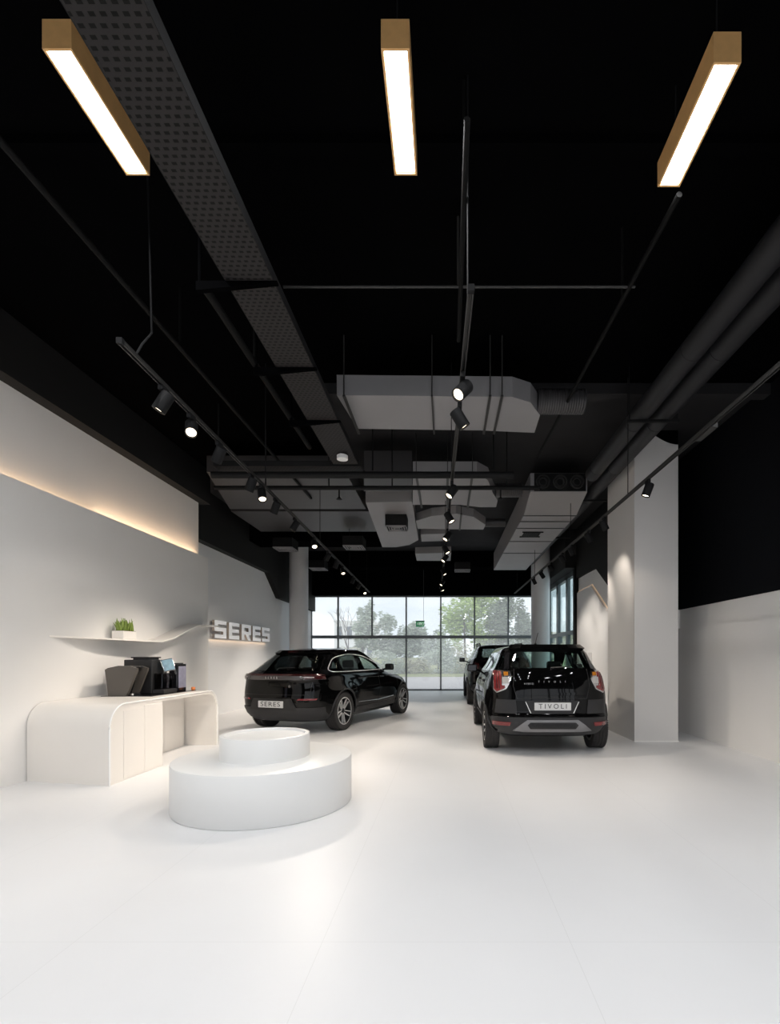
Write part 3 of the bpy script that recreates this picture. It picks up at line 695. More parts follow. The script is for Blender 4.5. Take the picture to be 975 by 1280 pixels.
def patch(poly, proj, name, m, parent, off=.004, th=.006, res=.06):
    """thin shell lying on the body: polygon in the plane of proj, lifted off along the normal"""
    dense = []
    for i in range(len(poly)):
        a, b_ = Vector(poly[i]), Vector(poly[(i + 1) % len(poly)]); n = max(1, int((b_ - a).length / res))
        for k in range(n): dense.append(tuple((a + (b_ - a) * k / n)[:]))
    us = [p[0] for p in dense]; vs = [p[1] for p in dense]; inner = []
    u = min(us) + res * .5
    while u < max(us):
        v = min(vs) + res * .5
        while v < max(vs):
            if inside((u, v), dense) and min((u - a) ** 2 + (v - c) ** 2 for a, c in dense) > (res * .4) ** 2: inner.append((u, v))
            v += res
        u += res
    nb = len(dense); pts = [Vector(p) for p in dense + inner]
    r = delaunay_2d_cdt(pts, [(i, (i + 1) % nb) for i in range(nb)], [], 1, 1e-6)
    V, E, Fc = r[0], r[1], r[2]
    bm = bmesh.new(); top, bot = [], []
    for p in V:
        u, v = p; P = Vector(proj(u, v)); e = .004
        du = Vector(proj(u + e, v)) - Vector(proj(u - e, v)); dv = Vector(proj(u, v + e)) - Vector(proj(u, v - e)); n = du.cross(dv)
        n = n.normalized() if n.length > 1e-9 else Vector((0, 0, 1))
        c = P - Vector((1.2, 0, .7))
        if n.dot(c) < 0: n = -n
        top.append(bm.verts.new(P + n * off)); bot.append(bm.verts.new(P + n * (off - th)))
    from collections import Counter
    ec = Counter()
    for f in Fc:
        bm.faces.new([top[i] for i in f]); bm.faces.new([bot[i] for i in f][::-1])
        for k in range(len(f)): ec[tuple(sorted((f[k], f[(k + 1) % len(f)])))] += 1
    for (a, c), n in ec.items():
        if n == 1: bm.faces.new((top[a], top[c], bot[c], bot[a]))
    b = MB(); b.bm.free(); b.bm = bm
    return b.build(name, m, parent, smooth=True, angle=50)
def ribbon(poly, proj, name, m, parent, r=.006, off=.003, closed=True, n=6):
    path = []
    N = len(poly) if closed else len(poly) - 1
    for i in range(N):
        a, c = Vector(poly[i]), Vector(poly[(i + 1) % len(poly)]); k = max(1, int((c - a).length / .06))
        for j in range(k): path.append(a + (c - a) * j / k)
    if not closed: path.append(Vector(poly[-1]))
    return MB().tube([proj(p[0], p[1]) for p in path], r, n, closed=closed).build(name, m, parent, smooth=True)

def wheel(parent, x, y, R, W, side, style, rimR):
    """side +1: outer face towards +y"""
    w = bpy.data.objects.new('wheel', None); COL.objects.link(w); w.parent = parent; w.location = (x, y, R)
    if side < 0: w.rotation_euler.z = PI
    h = W / 2
    prof = [(rimR, -h * .86), (rimR + .02, -h * .95), (R - .05, -h), (R - .018, -h * .93), (R - .004, -h * .78)]
    for g in (-.5, -.17, .17, .5): prof += [(R, h * (g * 1.25 - .07)), (R - .008, h * (g * 1.25 - .06)), (R - .008, h * (g * 1.25 + .06)), (R, h * (g * 1.25 + .07))]
    prof += [(R - .004, h * .78), (R - .018, h * .93), (R - .05, h), (rimR + .02, h * .95), (rimR, h * .86)]
    b = MB(); b.lathe(prof, 72, axis='y', closed=True)
    for k in range(60):     # tread blocks
        a = 2 * PI * k / 60; m = Matrix.Rotation(a, 4, 'Y')
        for s in (-1, 1): b.box(R - .012, R + .001, s * h * .78 - .022 , s * h * .78 + .022, -.011, .006, m=m @ Matrix.Rotation(s * .25, 4, 'X'))
    b.build('tyre', 'tyre', w, smooth=True, angle=30)
    b = MB(); b.lathe([(rimR, -h * .9), (rimR, h * .88), (rimR - .012, h * .9), (rimR - .018, h * .84), (rimR - .03, h * .3), (rimR - .035, -h * .88)], 56, axis='y', closed=True)
    b.lathe([(rimR - .03, -.01), (rimR - .03, -.02), (0, -.02), (0, -.01)], 40, axis='y'); b.build('rim_barrel', 'rim_dark', w, smooth=True)
    b = MB(); b.lathe([(rimR + .001, h * .87), (rimR + .001, h * .90), (rimR - .012, h * .91), (rimR - .014, h * .87)], 56, axis='y', closed=True)
    r0, r1 = .055, rimR - .01
    for k in range(5):
        for s in (-1, 1):
            a = 2 * PI * k / 5 + .3; m = Matrix.Rotation(a, 4, 'Y')
            o0 = s * .020; o1 = s * (.048 if style == 'split' else .055)
            wd = .0065 if style == 'split' else .012
            P = [(r0 * .8, o0 - wd), (r1, o1 - wd * 1.1), (r1, o1 + wd * 1.1), (r0 * .8, o0 + wd)]
            A = [b.bm.verts.new(m @ Vector((p[0], h * (.62 + .22 * (p[0] / r1)), p[1]))) for p in P]
            B = [b.bm.verts.new(m @ Vector((p[0], h * (.62 + .22 * (p[0] / r1)) - .03, p[1]))) for p in P]
            b.bm.faces.new(A); b.bm.faces.new(B[::-1])
            for i in range(4): b.bm.faces.new((A[i], A[(i + 1) % 4], B[(i + 1) % 4], B[i]))
    b.build('spokes', 'rim', w)
    b = MB(); b.lathe([(0, h * .72), (.03, h * .72), (.052, h * .64), (.052, h * .3)], 24, axis='y'); b.build('hub_cap', 'rim_dark', w, smooth=True)
    return w

def seat(parent, x, y, z0=.55):
    s = MB(); s.box(x - .25, x + .28, y - .25, y + .25, z0, z0 + .14, bev=.04)
    m = Matrix.Translation((x - .24, y, z0 + .08)) @ Matrix.Rotation(math.radians(-14), 4, 'Y')
    s.box(-.06, .06, -.24, .24, 0, .58, m=m, bev=.05)
    s.tube([(x - .39, y - .05, z0 + .62), (x - .40, y - .05, z0 + .72)], .008, 6); s.tube([(x - .39, y + .05, z0 + .62), (x - .40, y + .05, z0 + .72)], .008, 6)
    s.build('seat', 'seat', parent, smooth=True)
    m = Matrix.Translation((x - .42, y, z0 + .77)) @ Matrix.Rotation(math.radians(-8), 4, 'Y')
    h = MB(); h.box(-.05, .05, -.13, .13, -.08, .09, m=m, bev=.04); h.build('headrest', 'seat', parent, smooth=True)

def make_car(name, label, loc, rz, rows, xc, wb, R, TW, track_w, side_win, rear_win, front_win, style, rimR, cowl, spec):
    car = empty(name, loc, rz); tag(car, label, 'car')
    B = Body(rows, xc, (0, wb), R)
    def zlist(a, c): return [a + (c - a) * t for t in np.linspace(0, 1, 46)]
    ztop = B.z1; zs = zlist(B.z0, ztop - .12) + [ztop - .12 + .12 * (1 - (1 - t) ** 2) for t in np.linspace(.06, 1, 16)]
    body = tmp_obj(B.mesh(zs)); cuts = []
    bm = B.mesh([.52] + [float(t) for t in np.linspace(.58, ztop - .06, 26)], 46, inset=.075); cuts.append(tmp_obj(bm))
    for xw in (0, wb):
        for s in (-1, 1):
            b = MB(); b.lathe([(R + .055, s * (track_w / 2 - TW - .06)), (R + .055, s * 1.3)], 48, axis='y', m=Matrix.Translation((xw, 0, R))); cuts.append(tmp_obj(b.bm))
    PS = lambda s: (lambda x, z: (x, s * B.y(x, z), z))
    PR = lambda y, z: (B.xrear(y, z), y, z)
    PF = lambda y, z: (B.xfront(y, z), y, z)
    shrink = lambda P, k: [(sum(p[0] for p in P) / len(P) * (1 - k) + q[0] * k, sum(p[1] for p in P) / len(P) * (1 - k) + q[1] * k) for q in P]
    for W_ in side_win: b = MB(); b.prism(shrink(W_, .95), 'y', -1.4, 1.4); cuts.append(tmp_obj(b.bm))
    b = MB(); b.prism(shrink(rear_win, .93), 'x', -2.5, xc - .3); cuts.append(tmp_obj(b.bm))
    b = MB(); b.prism(shrink(front_win, .93), 'x', xc + .1, 6); cuts.append(tmp_obj(b.bm))
    boolean(body, cuts, 'paint', 'body', car)
    for s in (-1, 1):
        for k, W_ in enumerate(side_win): patch(W_, PS(s), 'side_window', 'privacy' if spec.get('priv', 0) > k else 'car_glass', car, res=.09)
        for xw in (0, wb): wheel(car, xw, s * (track_w / 2 - TW / 2), R, TW, s, style, rimR)
        for xw in (0, wb):      # arch liner trim
            pts = []
            for k in range(25):
                a = -.15 + (PI + .3) * k / 24; x = xw + math.cos(a) * (R + .06); z = R + math.sin(a) * (R + .06)
                if z > B.z0 + .02: pts.append((x, s * (B.y(x, z) + .002), z))
            MB().tube(pts, .018, 6).build('arch_trim', 'cladding', car, smooth=True)
        # door seams and handles
        zb = cowl - .05
        for x in spec['doors']: ribbon([(x, .40), (x + .02, .7), (x, zb)], PS(s), 'door_seam', 'plastic', car, r=.0035, closed=False)
        for x in spec['handles']:
            patch([(x, zb - .12), (x + .2, zb - .12), (x + .2, zb - .085), (x, zb - .085)], PS(s), 'door_handle', spec.get('handle_mat', 'plastic'), car, off=.02, th=.022, res=.05)
        b_ = [(0 + R + .1, .30), (wb - R - .1, .30), (wb - R - .12, .40), (R + .12, .40)]
        patch(b_, PS(s), 'side_sill', 'cladding', car, off=.012, th=.016, res=.1)
        # mirror
        mx, mz = spec['mirror']; yb = B.y(mx, mz)
        g = MB(); g.box(mx - .07, mx + .06, s * (yb + .08) if s > 0 else s * (yb + .27), s * (yb + .27) if s > 0 else s * (yb + .08), mz - .01, mz + .135, bev=.03)
        g.tube([(mx + .02, s * (yb - .03), mz - .01), (mx + .01, s * (yb + .14), mz + .03)], .02, 8)
        mo = g.build('mirror', 'paint', car, smooth=True)
        q = (s * (yb + .10), s * (yb + .25)); MB().box(mx - .074, mx - .069, min(q), max(q), mz + .01, mz + .115).build('mirror_glass', 'mirror', mo)
    patch(rear_win, PR, 'rear_window', spec.get('rear_glass', 'car_glass'), car, res=.08)
    patch(front_win, PF, 'windscreen', 'car_glass', car, res=.1)
    # cabin
    for y in (-.38, .38): seat(car, spec['seatx'], y, .48 * spec.get('sz', 1))
    for y in (-.42, 0.0, .42): seat(car, spec['seatx'] - .95, y * .85, .34 * spec.get('sz', 1))
    MB().box(cowlx(spec) - .35, cowlx(spec) + .0, -.66, .66, .6, .93, bev=.05).build('dashboard', 'plastic', car)
    MB().lathe([(.17, -.012), (.185, 0), (.17, .012), (.16, 0)], 28, axis='x', closed=True, m=Matrix.Translation((cowlx(spec) - .5, .38, .95)) @ Matrix.Rotation(-.35, 4, 'Y')).build('steering_wheel', 'plastic', car, smooth=True)
    return car, B, PS, PR, PF
def cowlx(spec): return spec['cowlx']

# ---- coupe SUV
rowsA = [(.22, -.70, 3.58, .80, 8, 3, 5, 2.6), (.32, -.86, 3.68, .885, 8, 3, 5, 2.6), (.45, -.94, 3.74, .935, 8, 3, 5, 2.6), (.62, -.965, 3.77, .95, 8, 3, 5, 2.6),
         (.78, -.945, 3.74, .962, 8, 3, 5, 2.6), (.88, -.935, 3.60, .95, 8, 3, 5, 2.5), (.96, -.935, 3.20, .935, 8, 3, 5, 2.5), (1.01, -.95, 2.80, .925, 8, 3.2, 5, 2.5),
         (1.09, -.925, 2.32, .905, 8, 3.2, 5, 2.6), (1.13, -.85, 2.20, .875, 7, 3, 5, 2.8), (1.22, -.70, 2.00, .825, 6, 3, 5, 3), (1.34, -.50, 1.75, .765, 6, 3, 5, 3),
         (1.44, -.33, 1.52, .705, 6, 3, 5, 3), (1.485, -.30, 1.40, .665, 6, 3, 5, 3), (1.515, -.24, 1.30, .625, 6, 3, 5, 3), (1.55, .0, 1.15, .55, 5, 3, 4, 3), (1.58, .3, 1.0, .42, 4, 2.6, 4, 2.6), (1.598, .6, .85, .16, 3, 2.4, 3, 2.4)]
swA = smooth_poly([(-.36, 1.17), (-.02, 1.40), (.55, 1.475), (1.15, 1.44), (2.02, 1.14), (1.2, 1.125), (0.2, 1.125), (-.28, 1.13)], 5, .3)
qA = [p for p in swA]
swA1 = smooth_poly([(-.30, 1.16), (-.02, 1.37), (.04, 1.39), (.04, 1.14), (-.22, 1.14)], 4, .2)
swA2 = smooth_poly([(.08, 1.14), (.08, 1.40), (.50, 1.455), (.90, 1.45), (.90, 1.14)], 4, .08)
swA3 = smooth_poly([(.96, 1.14), (.96, 1.445), (1.20, 1.415), (1.95, 1.145)], 4, .08)
rwA = smooth_poly([(-.72, 1.15), (-.56, 1.45), (.56, 1.45), (.72, 1.15)], 5, .12)
fwA = smooth_poly([(-.76, 1.12), (-.60, 1.50), (.60, 1.50), (.76, 1.12)], 5, .12)
carA, BA, PSA, PRA, PFA = make_car('coupe_suv', 'glossy black coupe SUV with split spoke wheels, parked on the left beside the sign wall', (-2.86, 9.73, 0), math.atan2(.952, .305), rowsA, 1.3, 2.9, .37, .25, 1.90,
    [swA1, swA2, swA3], rwA, fwA, 'split', .262, 1.13, dict(doors=(.42, 1.5, 2.5), handles=(.55, 1.55), mirror=(1.98, 1.12), seatx=1.55, cowlx=2.0, priv=2, rear_glass='privacy'))
for s in (-1, 1): ribbon(swA, PSA(s), 'window_trim', 'bright_trim', carA, r=.011, off=.006)
lb = patch([(-.86, 1.0), (-.80, 1.085), (.80, 1.085), (.86, 1.0)], PRA, 'tail_light', 'lightbar', carA, off=.012, th=.02, res=.08)
patch([(-.85, 1.07), (-.80, 1.092), (.80, 1.092), (.85, 1.07)], PRA, 'light_strip', 'red_dark', lb, off=.018, th=.01, res=.06)
for s in (-1, 1):
    patch([(s * .60, 1.01), (s * .60, 1.06), (s * .84, 1.06), (s * .86, 1.01)], PRA, 'lamp_lens', 'red_dark', lb, off=.018, th=.01, res=.04)
    patch([(s * .58, 1.035), (s * .58, 1.045), (s * .74, 1.045), (s * .74, 1.035)], PRA, 'lamp_filament', 'clear_lens', lb, off=.022, th=.008, res=.04)
    patch([(s * .50, .635), (s * .52, .665), (s * .80, .665), (s * .78, .635)], PRA, 'reflector', 'red_lens', carA, off=.012, th=.014, res=.04)
patch([(-.84, .26), (-.86, .50), (.86, .50), (.84, .26)], PRA, 'rear_bumper', 'cladding', carA, off=.018, th=.024, res=.08)
patch([(-.50, .46), (-.40, .66), (.40, .66), (.50, .46)], PRA, 'plate_recess', 'plastic', carA, off=.022, th=.02, res=.06)
ribbon([(-.72, .96), (-.70, .73), (.70, .73), (.72, .96)], PRA, 'tailgate_seam', 'plastic', carA, r=.004, closed=False)
pr = MB(); pr.box(BA.xrear(0, .56) - .045, BA.xrear(0, .56) - .02, -.26, .26, .50, .62, bev=.004); plA = pr.build('number_plate', 'plate', carA)
RT = Matrix(((0, 0, -1, 0), (-1, 0, 0, 0), (0, 1, 0, 0), (0, 0, 0, 1)))   # text plane facing -x, reading from behind
text_mesh('lettering', 'SERES', .115, 'ink', plA, Matrix.Translation((BA.xrear(0, .56) - .047, 0, .56)) @ RT, .0015, 1.15, 1.3)
text_mesh('badge', 'SERES', .055, 'silver_ink', carA, Matrix.Translation((BA.xrear(0, 1.03) - .03, 0, 1.035)) @ RT, .002, 1.9, 1.1)
patch([(-.62, 1.47), (-.56, 1.515), (.56, 1.515), (.62, 1.47)], PRA, 'roof_spoiler', 'paint', carA, off=.03, th=.04, res=.07)
patch([(-.12, 1.478), (-.12, 1.49), (.12, 1.49), (.12, 1.478)], PRA, 'brake_light', 'red_dark', carA, off=.05, th=.008, res=.04)
b = MB(); b.tube([(-.79, .02, 1.165), (-.73, .02, 1.20), (-.70, -.30, 1.215)], .012, 6); b.build('wiper', 'plastic', carA)
text_mesh('tailgate_badge', '*', .12, 'silver_ink', carA, Matrix.Translation((BA.xrear(.35, .90) - .008, -.35, .86)) @ RT, .002)
for s in (-1, 1):
    ribbon([(.55, 1.0), (1.5, .985), (2.5, .98), (3.1, .93)], PSA(s), 'crease', 'paint', carA, r=.012, closed=False)
    ribbon([(.55, .50), (1.5, .47), (2.3, .50)], PSA(s), 'lower_trim', 'chrome', carA, r=.006, closed=False)

# ---- compact SUV
rowsB = [(.26, -.56, 3.28, .76, 8, 4, 5, 2.6), (.34, -.68, 3.38, .85, 8, 4, 5, 2.6), (.44, -.735, 3.43, .895, 8, 4, 5, 2.6), (.56, -.735, 3.45, .915, 8, 4, 5, 2.6),
         (.60, -.69, 3.45, .92, 8, 4, 5, 2.6), (.80, -.69, 3.44, .925, 8, 4, 5, 2.6), (.90, -.68, 3.38, .92, 8, 4, 5, 2.6), (.98, -.67, 3.1, .905, 8, 4, 5, 2.6), (1.04, -.66, 2.6, .89, 8, 4, 5, 2.6),
         (1.12, -.645, 2.35, .865, 8, 4, 5, 2.8), (1.20, -.62, 2.2, .82, 8, 4, 5, 3), (1.26, -.59, 2.08, .775, 8, 4, 5, 3), (1.36, -.52, 1.9, .73, 8, 4, 5, 3), (1.46, -.44, 1.72, .685, 8, 4, 5, 3),
         (1.50, -.42, 1.64, .66, 8, 4, 5, 3), (1.545, -.38, 1.55, .62, 8, 4, 5, 3), (1.58, -.30, 1.42, .55, 6, 3.5, 5, 3), (1.598, -.1, 1.2, .42, 5, 3, 4, 2.6), (1.61, .3, 1.0, .16, 4, 2.4, 3, 2.4)]
sB1 = smooth_poly([(-.38, 1.25), (-.30, 1.42), (.10, 1.47), (.10, 1.20), (-.2, 1.20)], 4, .12)
sB2 = smooth_poly([(.16, 1.20), (.16, 1.475), (.92, 1.49), (.92, 1.18)], 4, .07)
sB3 = smooth_poly([(.98, 1.18), (.98, 1.49), (1.38, 1.46), (2.02, 1.16)], 4, .07)
rB = smooth_poly([(-.60, 1.25), (-.54, 1.50), (.54, 1.50), (.60, 1.25)], 5, .12)
fB = smooth_poly([(-.70, 1.15), (-.56, 1.52), (.56, 1.52), (.70, 1.15)], 5, .12)
carB, BB, PSB, PRB, PFB = make_car('compact_suv', 'glossy black compact SUV seen from behind, nearest car on the right beside the square column', (1.515, 7.68, 0), PI / 2, rowsB, 1.2, 2.66, .335, .225, 1.86,
    [sB1, sB2, sB3], rB, fB, 'wide', .225, 1.18, dict(doors=(.30, 1.1, 2.1), handles=(.40, 1.25), mirror=(1.78, 1.14), seatx=1.35, cowlx=1.95, priv=0, rear_glass='rear_clear'))
for s in (-1, 1):
    tlp = smooth_poly([(s * .575, 1.21), (s * .80, 1.215), (s * .81, .93), (s * .77, .89), (s * .64, .95), (s * .575, 1.08)], 4, .15)
    k = patch(tlp, PRB, 'tail_light', 'chrome', carB, off=.014, th=.03, res=.06)
    patch([(s * .70, 1.195), (s * .79, 1.20), (s * .80, .94), (s * .765, .91), (s * .70, .94)], PRB, 'red_lens', 'red_lens', k, off=.022, th=.012, res=.04)
    patch([(s * .66, 1.0), (s * .70, 1.0), (s * .70, .94), (s * .655, .965)], PRB, 'red_lens', 'red_lens', k, off=.022, th=.012, res=.04)
    patch([(s * .61, 1.14), (s * .61, 1.19), (s * .665, 1.19), (s * .665, 1.14)], PRB, 'amber_lens', 'amber_lens', k, off=.022, th=.012, res=.04)
    patch([(s * .60, 1.03), (s * .60, 1.12), (s * .69, 1.12), (s * .69, 1.03)], PRB, 'clear_lens', 'clear_lens', k, off=.022, th=.012, res=.04)
    for t in (.725, .755): patch([(s * t, 1.18), (s * (t + .008), 1.18), (s * (t + .008), .95), (s * t, .95)], PRB, 'light_guide', 'red_dark', k, off=.026, th=.008, res=.05)
    patch([(s * .60, .435), (s * .58, .485), (s * .82, .485), (s * .81, .435)], PRB, 'reflector', 'red_lens', carB, off=.030, th=.02, res=.04)
    patch([(s * .300, .61), (s * .375, .775), (s * .385, .775), (s * .312, .61)], PRB, 'recess_trim', 'bright_trim', carB, off=.014, th=.012, res=.05)
    g = [(s * .66, 1.23), (s * .60, 1.24), (s * .56, 1.48), (s * .62, 1.48)]
    patch(g, PRB, 'pillar_trim', 'dark_glossy', carB, off=.008, th=.01, res=.05)
    patch([(s * .50, .60), (s * .52, .80), (s * .78, .80), (s * .80, .60)], PRB, 'bumper_insert', 'cladding', carB, off=.010, th=.012, res=.05)
patch([(-.82, .30), (-.84, .55), (.84, .55), (.82, .30)], PRB, 'rear_bumper', 'cladding', carB, off=.014, th=.02, res=.08)
sk = patch([(-.56, .375), (-.36, .52), (.36, .52), (.56, .375), (.40, .36), (-.40, .36)], PRB, 'skid_plate', 'skid', carB, off=.028, th=.022, res=.06)
ms = patch([(-.36, .445), (-.32, .485), (.32, .485), (.36, .445), (.32, .405), (-.32, .405)], PRB, 'mesh_insert', 'mesh', sk, off=.034, th=.012, res=.05)
b = MB()
for i in range(22):
    for j in range(2):
        y = -.30 + i * .0285 + (j % 2) * .014; z = .430 + j * .028; m = Matrix.Translation((BB.xrear(y, z) - .034, y, z))
        b.lathe([(.013, 0), (.013, -.006), (.010, -.006), (.010, 0)], 6, axis='x', m=m, closed=True)
b.build('honeycomb', 'cladding', ms)
patch([(-.48, .862), (-.46, .90), (.46, .90), (.48, .862)], PRB, 'tailgate_ledge', 'paint', carB, off=.05, th=.06, res=.06)
patch([(-.29, .60), (-.37, .79), (.37, .79), (.29, .60)], PRB, 'plate_recess', 'plastic', carB, off=.012, th=.012, res=.06)
ribbon([(-.53, 1.24), (-.55, 1.0), (-.50, .82), (.50, .82), (.55, 1.0), (.53, 1.24)], PRB, 'tailgate_seam', 'plastic', carB, r=.004, closed=False)
pb = MB(); xb = BB.xrear(0, .71); pb.box(xb - .05, xb - .012, -.26, .26, .655, .765, bev=.004); plB = pb.build('number_plate', 'plate', carB)
text_mesh('lettering', 'TIVOLI', .095, 'ink', plB, Matrix.Translation((xb - .052, 0, .71)) @ RT, .001, 1.5, 1.0)
text_mesh('badge', 'T I V O L I', .038, 'silver_ink', carB, Matrix.Translation((BB.xrear(0, 1.03) - .01, 0, 1.06)) @ RT, .002, 2.2)
text_mesh('badge', 'HYBRID', .035, 'silver_ink', carB, Matrix.Translation((BB.xrear(.35, 1.0) - .01, .33, 1.03)) @ RT, .002, 1.2)
patch([(-.55, 1.515), (-.52, 1.56), (.52, 1.56), (.55, 1.515)], PRB, 'roof_spoiler', 'paint', carB, off=.05, th=.07, res=.07)
b = MB(); b.lathe([(.028, 0), (.022, .02), (.008, .035)], 14, m=Matrix.Translation((.25, .07, 1.608))); b.tube([(.25, .07, 1.64), (.13, .05, 1.80)], .005, 6); b.build('antenna', 'plastic', carB, smooth=True)
b = MB(); b.tube([(-.60, .0, 1.235), (-.60, .0, 1.26), (-.565, -.28, 1.275)], .010, 6); b.build('wiper', 'plastic', carB)
for s in (-1, 1):
    ribbon([(-.2, .70), (.5, .74), (1.6, .72), (2.2, .66)], PSB(s), 'crease', 'paint', carB, r=.010, closed=False)

# ---- big SUV behind it
def sc(rows, sx, sy, sz): return [(r[0] * sz, r[1] * sx, r[2] * sx, r[3] * sy, *r[4:]) for r in rows]
sx, sy, sz = 1.13, 1.05, 1.105
S2 = lambda P, a, c: [(p[0] * a, p[1] * c) for p in P]
rowsC = sc(rowsB, sx, sy, sz)
carC, BC, PSC, PRC, PFC = make_car('tall_suv', 'tall dark SUV with roof rails parked half hidden behind the nearest car', (1.60, 14.6, 0), PI / 2, rowsC, 1.3, 2.95, .37, .25, 1.96,
    [S2(P, sx, sz) for P in (sB1, sB2, sB3)], S2(rB, sy, sz), S2(fB, sy, sz), 'wide', .25, 1.30, dict(doors=(.35, 1.25, 2.35), handles=(.5, 1.45), mirror=(2.05, 1.24), seatx=1.5, cowlx=2.15, priv=2, rear_glass='privacy'))
for s in (-1, 1):
    k = patch(S2([(s * .62, 1.10), (s * .74, 1.12), (s * .74, .95), (s * .66, .95)], sy, sz), PRC, 'tail_light', 'red_dark', carC, off=.014, th=.03, res=.06)
    b = MB(); b.tube([(-.25, s * .60, 1.76), (-.1, s * .62, 1.80), (1.2, s * .62, 1.82), (1.45, s * .60, 1.74)], .016, 8)
    for x in (-.2, .6, 1.35): b.tube([(x, s * .60, 1.70), (x, s * .62, 1.81)], .02, 8)
    b.build('roof_rail', 'plastic', carC, smooth=True)
b = MB(); xb = BC.xrear(0, .8); b.box(xb - .03, xb - .01, -.26, .26, .74, .85, bev=.004); b.build('number_plate', 'plate', carC)

# ------------------------------------------------------------------ outdoors
struct(MB().box(-60, 60, YF + .1, 34, -.14, -.02).build('ground_paving', 'asphalt'))
b = MB(); b.prism([(33.9, -.14), (33.9, 0), (44, .25), (70, 1.2), (70, -.14)], 'x', -60, 60); struct(b.build('ground_verge', 'grass'))
def canopy_mesh(blobs, n, leaf, seed):
    rnd = random.Random(seed); bm = bmesh.new()
    sub = []
    for cx, cy, cz, rx, ry, rz in blobs:
        for k in range(16):
            d = Vector((rnd.gauss(0, 1), rnd.gauss(0, 1), rnd.gauss(0, 1))).normalized() * rnd.uniform(.35, .95); f = rnd.uniform(.25, .48)
            sub.append((cx + d.x * rx, cy + d.y * ry, cz + d.z * rz, rx * f, ry * f, rz * f))
    blobs = sub; tot = sum(r[3] * r[4] * r[5] for r in blobs)
    for cx, cy, cz, rx, ry, rz in blobs:
        for k in range(int(n * rx * ry * rz / tot)):
            d = Vector((rnd.gauss(0, 1), rnd.gauss(0, 1), rnd.gauss(0, 1))).normalized() * (rnd.random() ** .33)
            c = Vector((cx + d.x * rx, cy + d.y * ry, cz + d.z * rz)); q = Matrix.Rotation(rnd.uniform(0, 6.3), 3, 'Z') @ Matrix.Rotation(rnd.uniform(0, 6.3), 3, 'X')
            s = leaf * rnd.uniform(.5, 1.3)
            v = [bm.verts.new(c + q @ Vector(p)) for p in ((-s, -s * .45, 0), (s, -s * .2, .02), (s * 1.1, s * .3, 0), (-s * .3, s * .55, .02))]
            bm.faces.new(v)
    return bm
def tree(name, x, y, blobs, n, leaf, m, seed, lab, cat, trunk=None, group='trees beyond the window', z0=.2):
    t = empty(name, (x, y, z0)); tag(t, lab, cat, group)
    b = MB(); b.bm.free(); b.bm = canopy_mesh(blobs, n, leaf, seed); me = bpy.data.meshes.new('foliage'); b.bm.to_mesh(me); b.bm.free(); me.materials.append(M[m])
    o = bpy.data.objects.new('foliage', me); COL.objects.link(o); o.parent = t
    b = MB()
    for path, r in (trunk or [([(0, 0, -.3), (.1, 0, 1.2), (0, .1, blobs[0][2])], .14)]): b.tube(path, [r, r * .8, r * .4][:len(path)] if len(path) == 3 else r, 8)
    b.build('trunk', 'bark', t, smooth=True)
Yt = 40.0
def X_(px, Y=Yt): return (px - CX) / F * Y
def Z_(py, Y=Yt): return H + (CY - py) / F * Y
tree('olive_tree', X_(452), 40, [(0, 0, 3.6, .9, 1, 1.3), (.6, 0, 4.7, .7, .7, .9), (.3, 0, 2.4, 1.2, 1.1, 1.2)], 3200, .13, 'olive', 1, 'grey green olive tree outside, left of the window view', 'tree')
tree('olive_tree', X_(485), 41, [(0, 0, 2.9, 1.7, 1.4, 1.7), (-.4, 0, 3.9, .9, 1, 1.1), (.9, 0, 2.0, 1.4, 1.2, 1.3)], 5200, .13, 'olive', 2, 'wide silvery olive tree outside, straight behind the coupe SUV', 'tree')
tree('olive_tree', X_(528), 42, [(0, 0, 2.6, 2.1, 1.4, 1.6), (-.6, 0, 3.3, 1.0, 1, 1.0), (1.0, 0, 1.6, 1.6, 1.2, 1.3)], 5600, .13, 'olive', 3, 'rounded olive tree outside below the green exit sign', 'tree')
tree('leafy_tree', X_(580, 43), 43, [(0, 0, 4.9, 2.5, 1.8, 2.0), (1.6, 0, 5.6, 2.3, 1.5, 1.5), (-1.0, 0, 3.0, 1.4, 1.3, 1.3), (2.0, 0, 3.2, 1.8, 1.4, 1.5)], 6800, .15, 'green', 4, 'tall bright green leafy tree outside the window, right of the exit sign', 'tree')
tree('cypress_tree', X_(626, 42), 42, [(0, 0, 3.4, 1.1, .9, 3.6), (.3, 0, 5.6, .9, .7, 1.8)], 5200, .13, 'cypress', 5, 'dark narrow cypress tree outside near the right end of window', 'tree')
tree('cypress_tree', X_(652, 44), 44, [(0, 0, 3.4, 1.1, .9, 3.4), (.7, 0, 2.2, .8, .9, 2.3)], 4600, .13, 'cypress', 6, 'rightmost dark cypress tree outside behind the right round column', 'tree')
sh_ = [(405, 36, 1.2, 1.1, 'bush', 'pale dry shrub outside, leftmost in the window'), (440, 37, 1.6, 1.1, 'bush', 'pale dry shrub outside, below the bare little tree'), (478, 37, 1.6, 1.0, 'olive', 'low grey green shrub outside above the coupe SUV bonnet'),
       (512, 38, 1.4, .9, 'bush', 'dry yellowish shrub outside by the paved road'), (548, 38, 1.7, 1.3, 'olive', 'grey green shrub outside below the exit sign'), (590, 38, 1.8, 1.5, 'bush', 'pale shrub outside behind the mirror of the tall SUV'), (640, 39, 2.2, 1.5, 'olive', 'dark low shrub outside between the tall SUV and round column'), (372, 38, 1.6, 1.4, 'olive', 'shrub outside hidden partly behind left round column')]
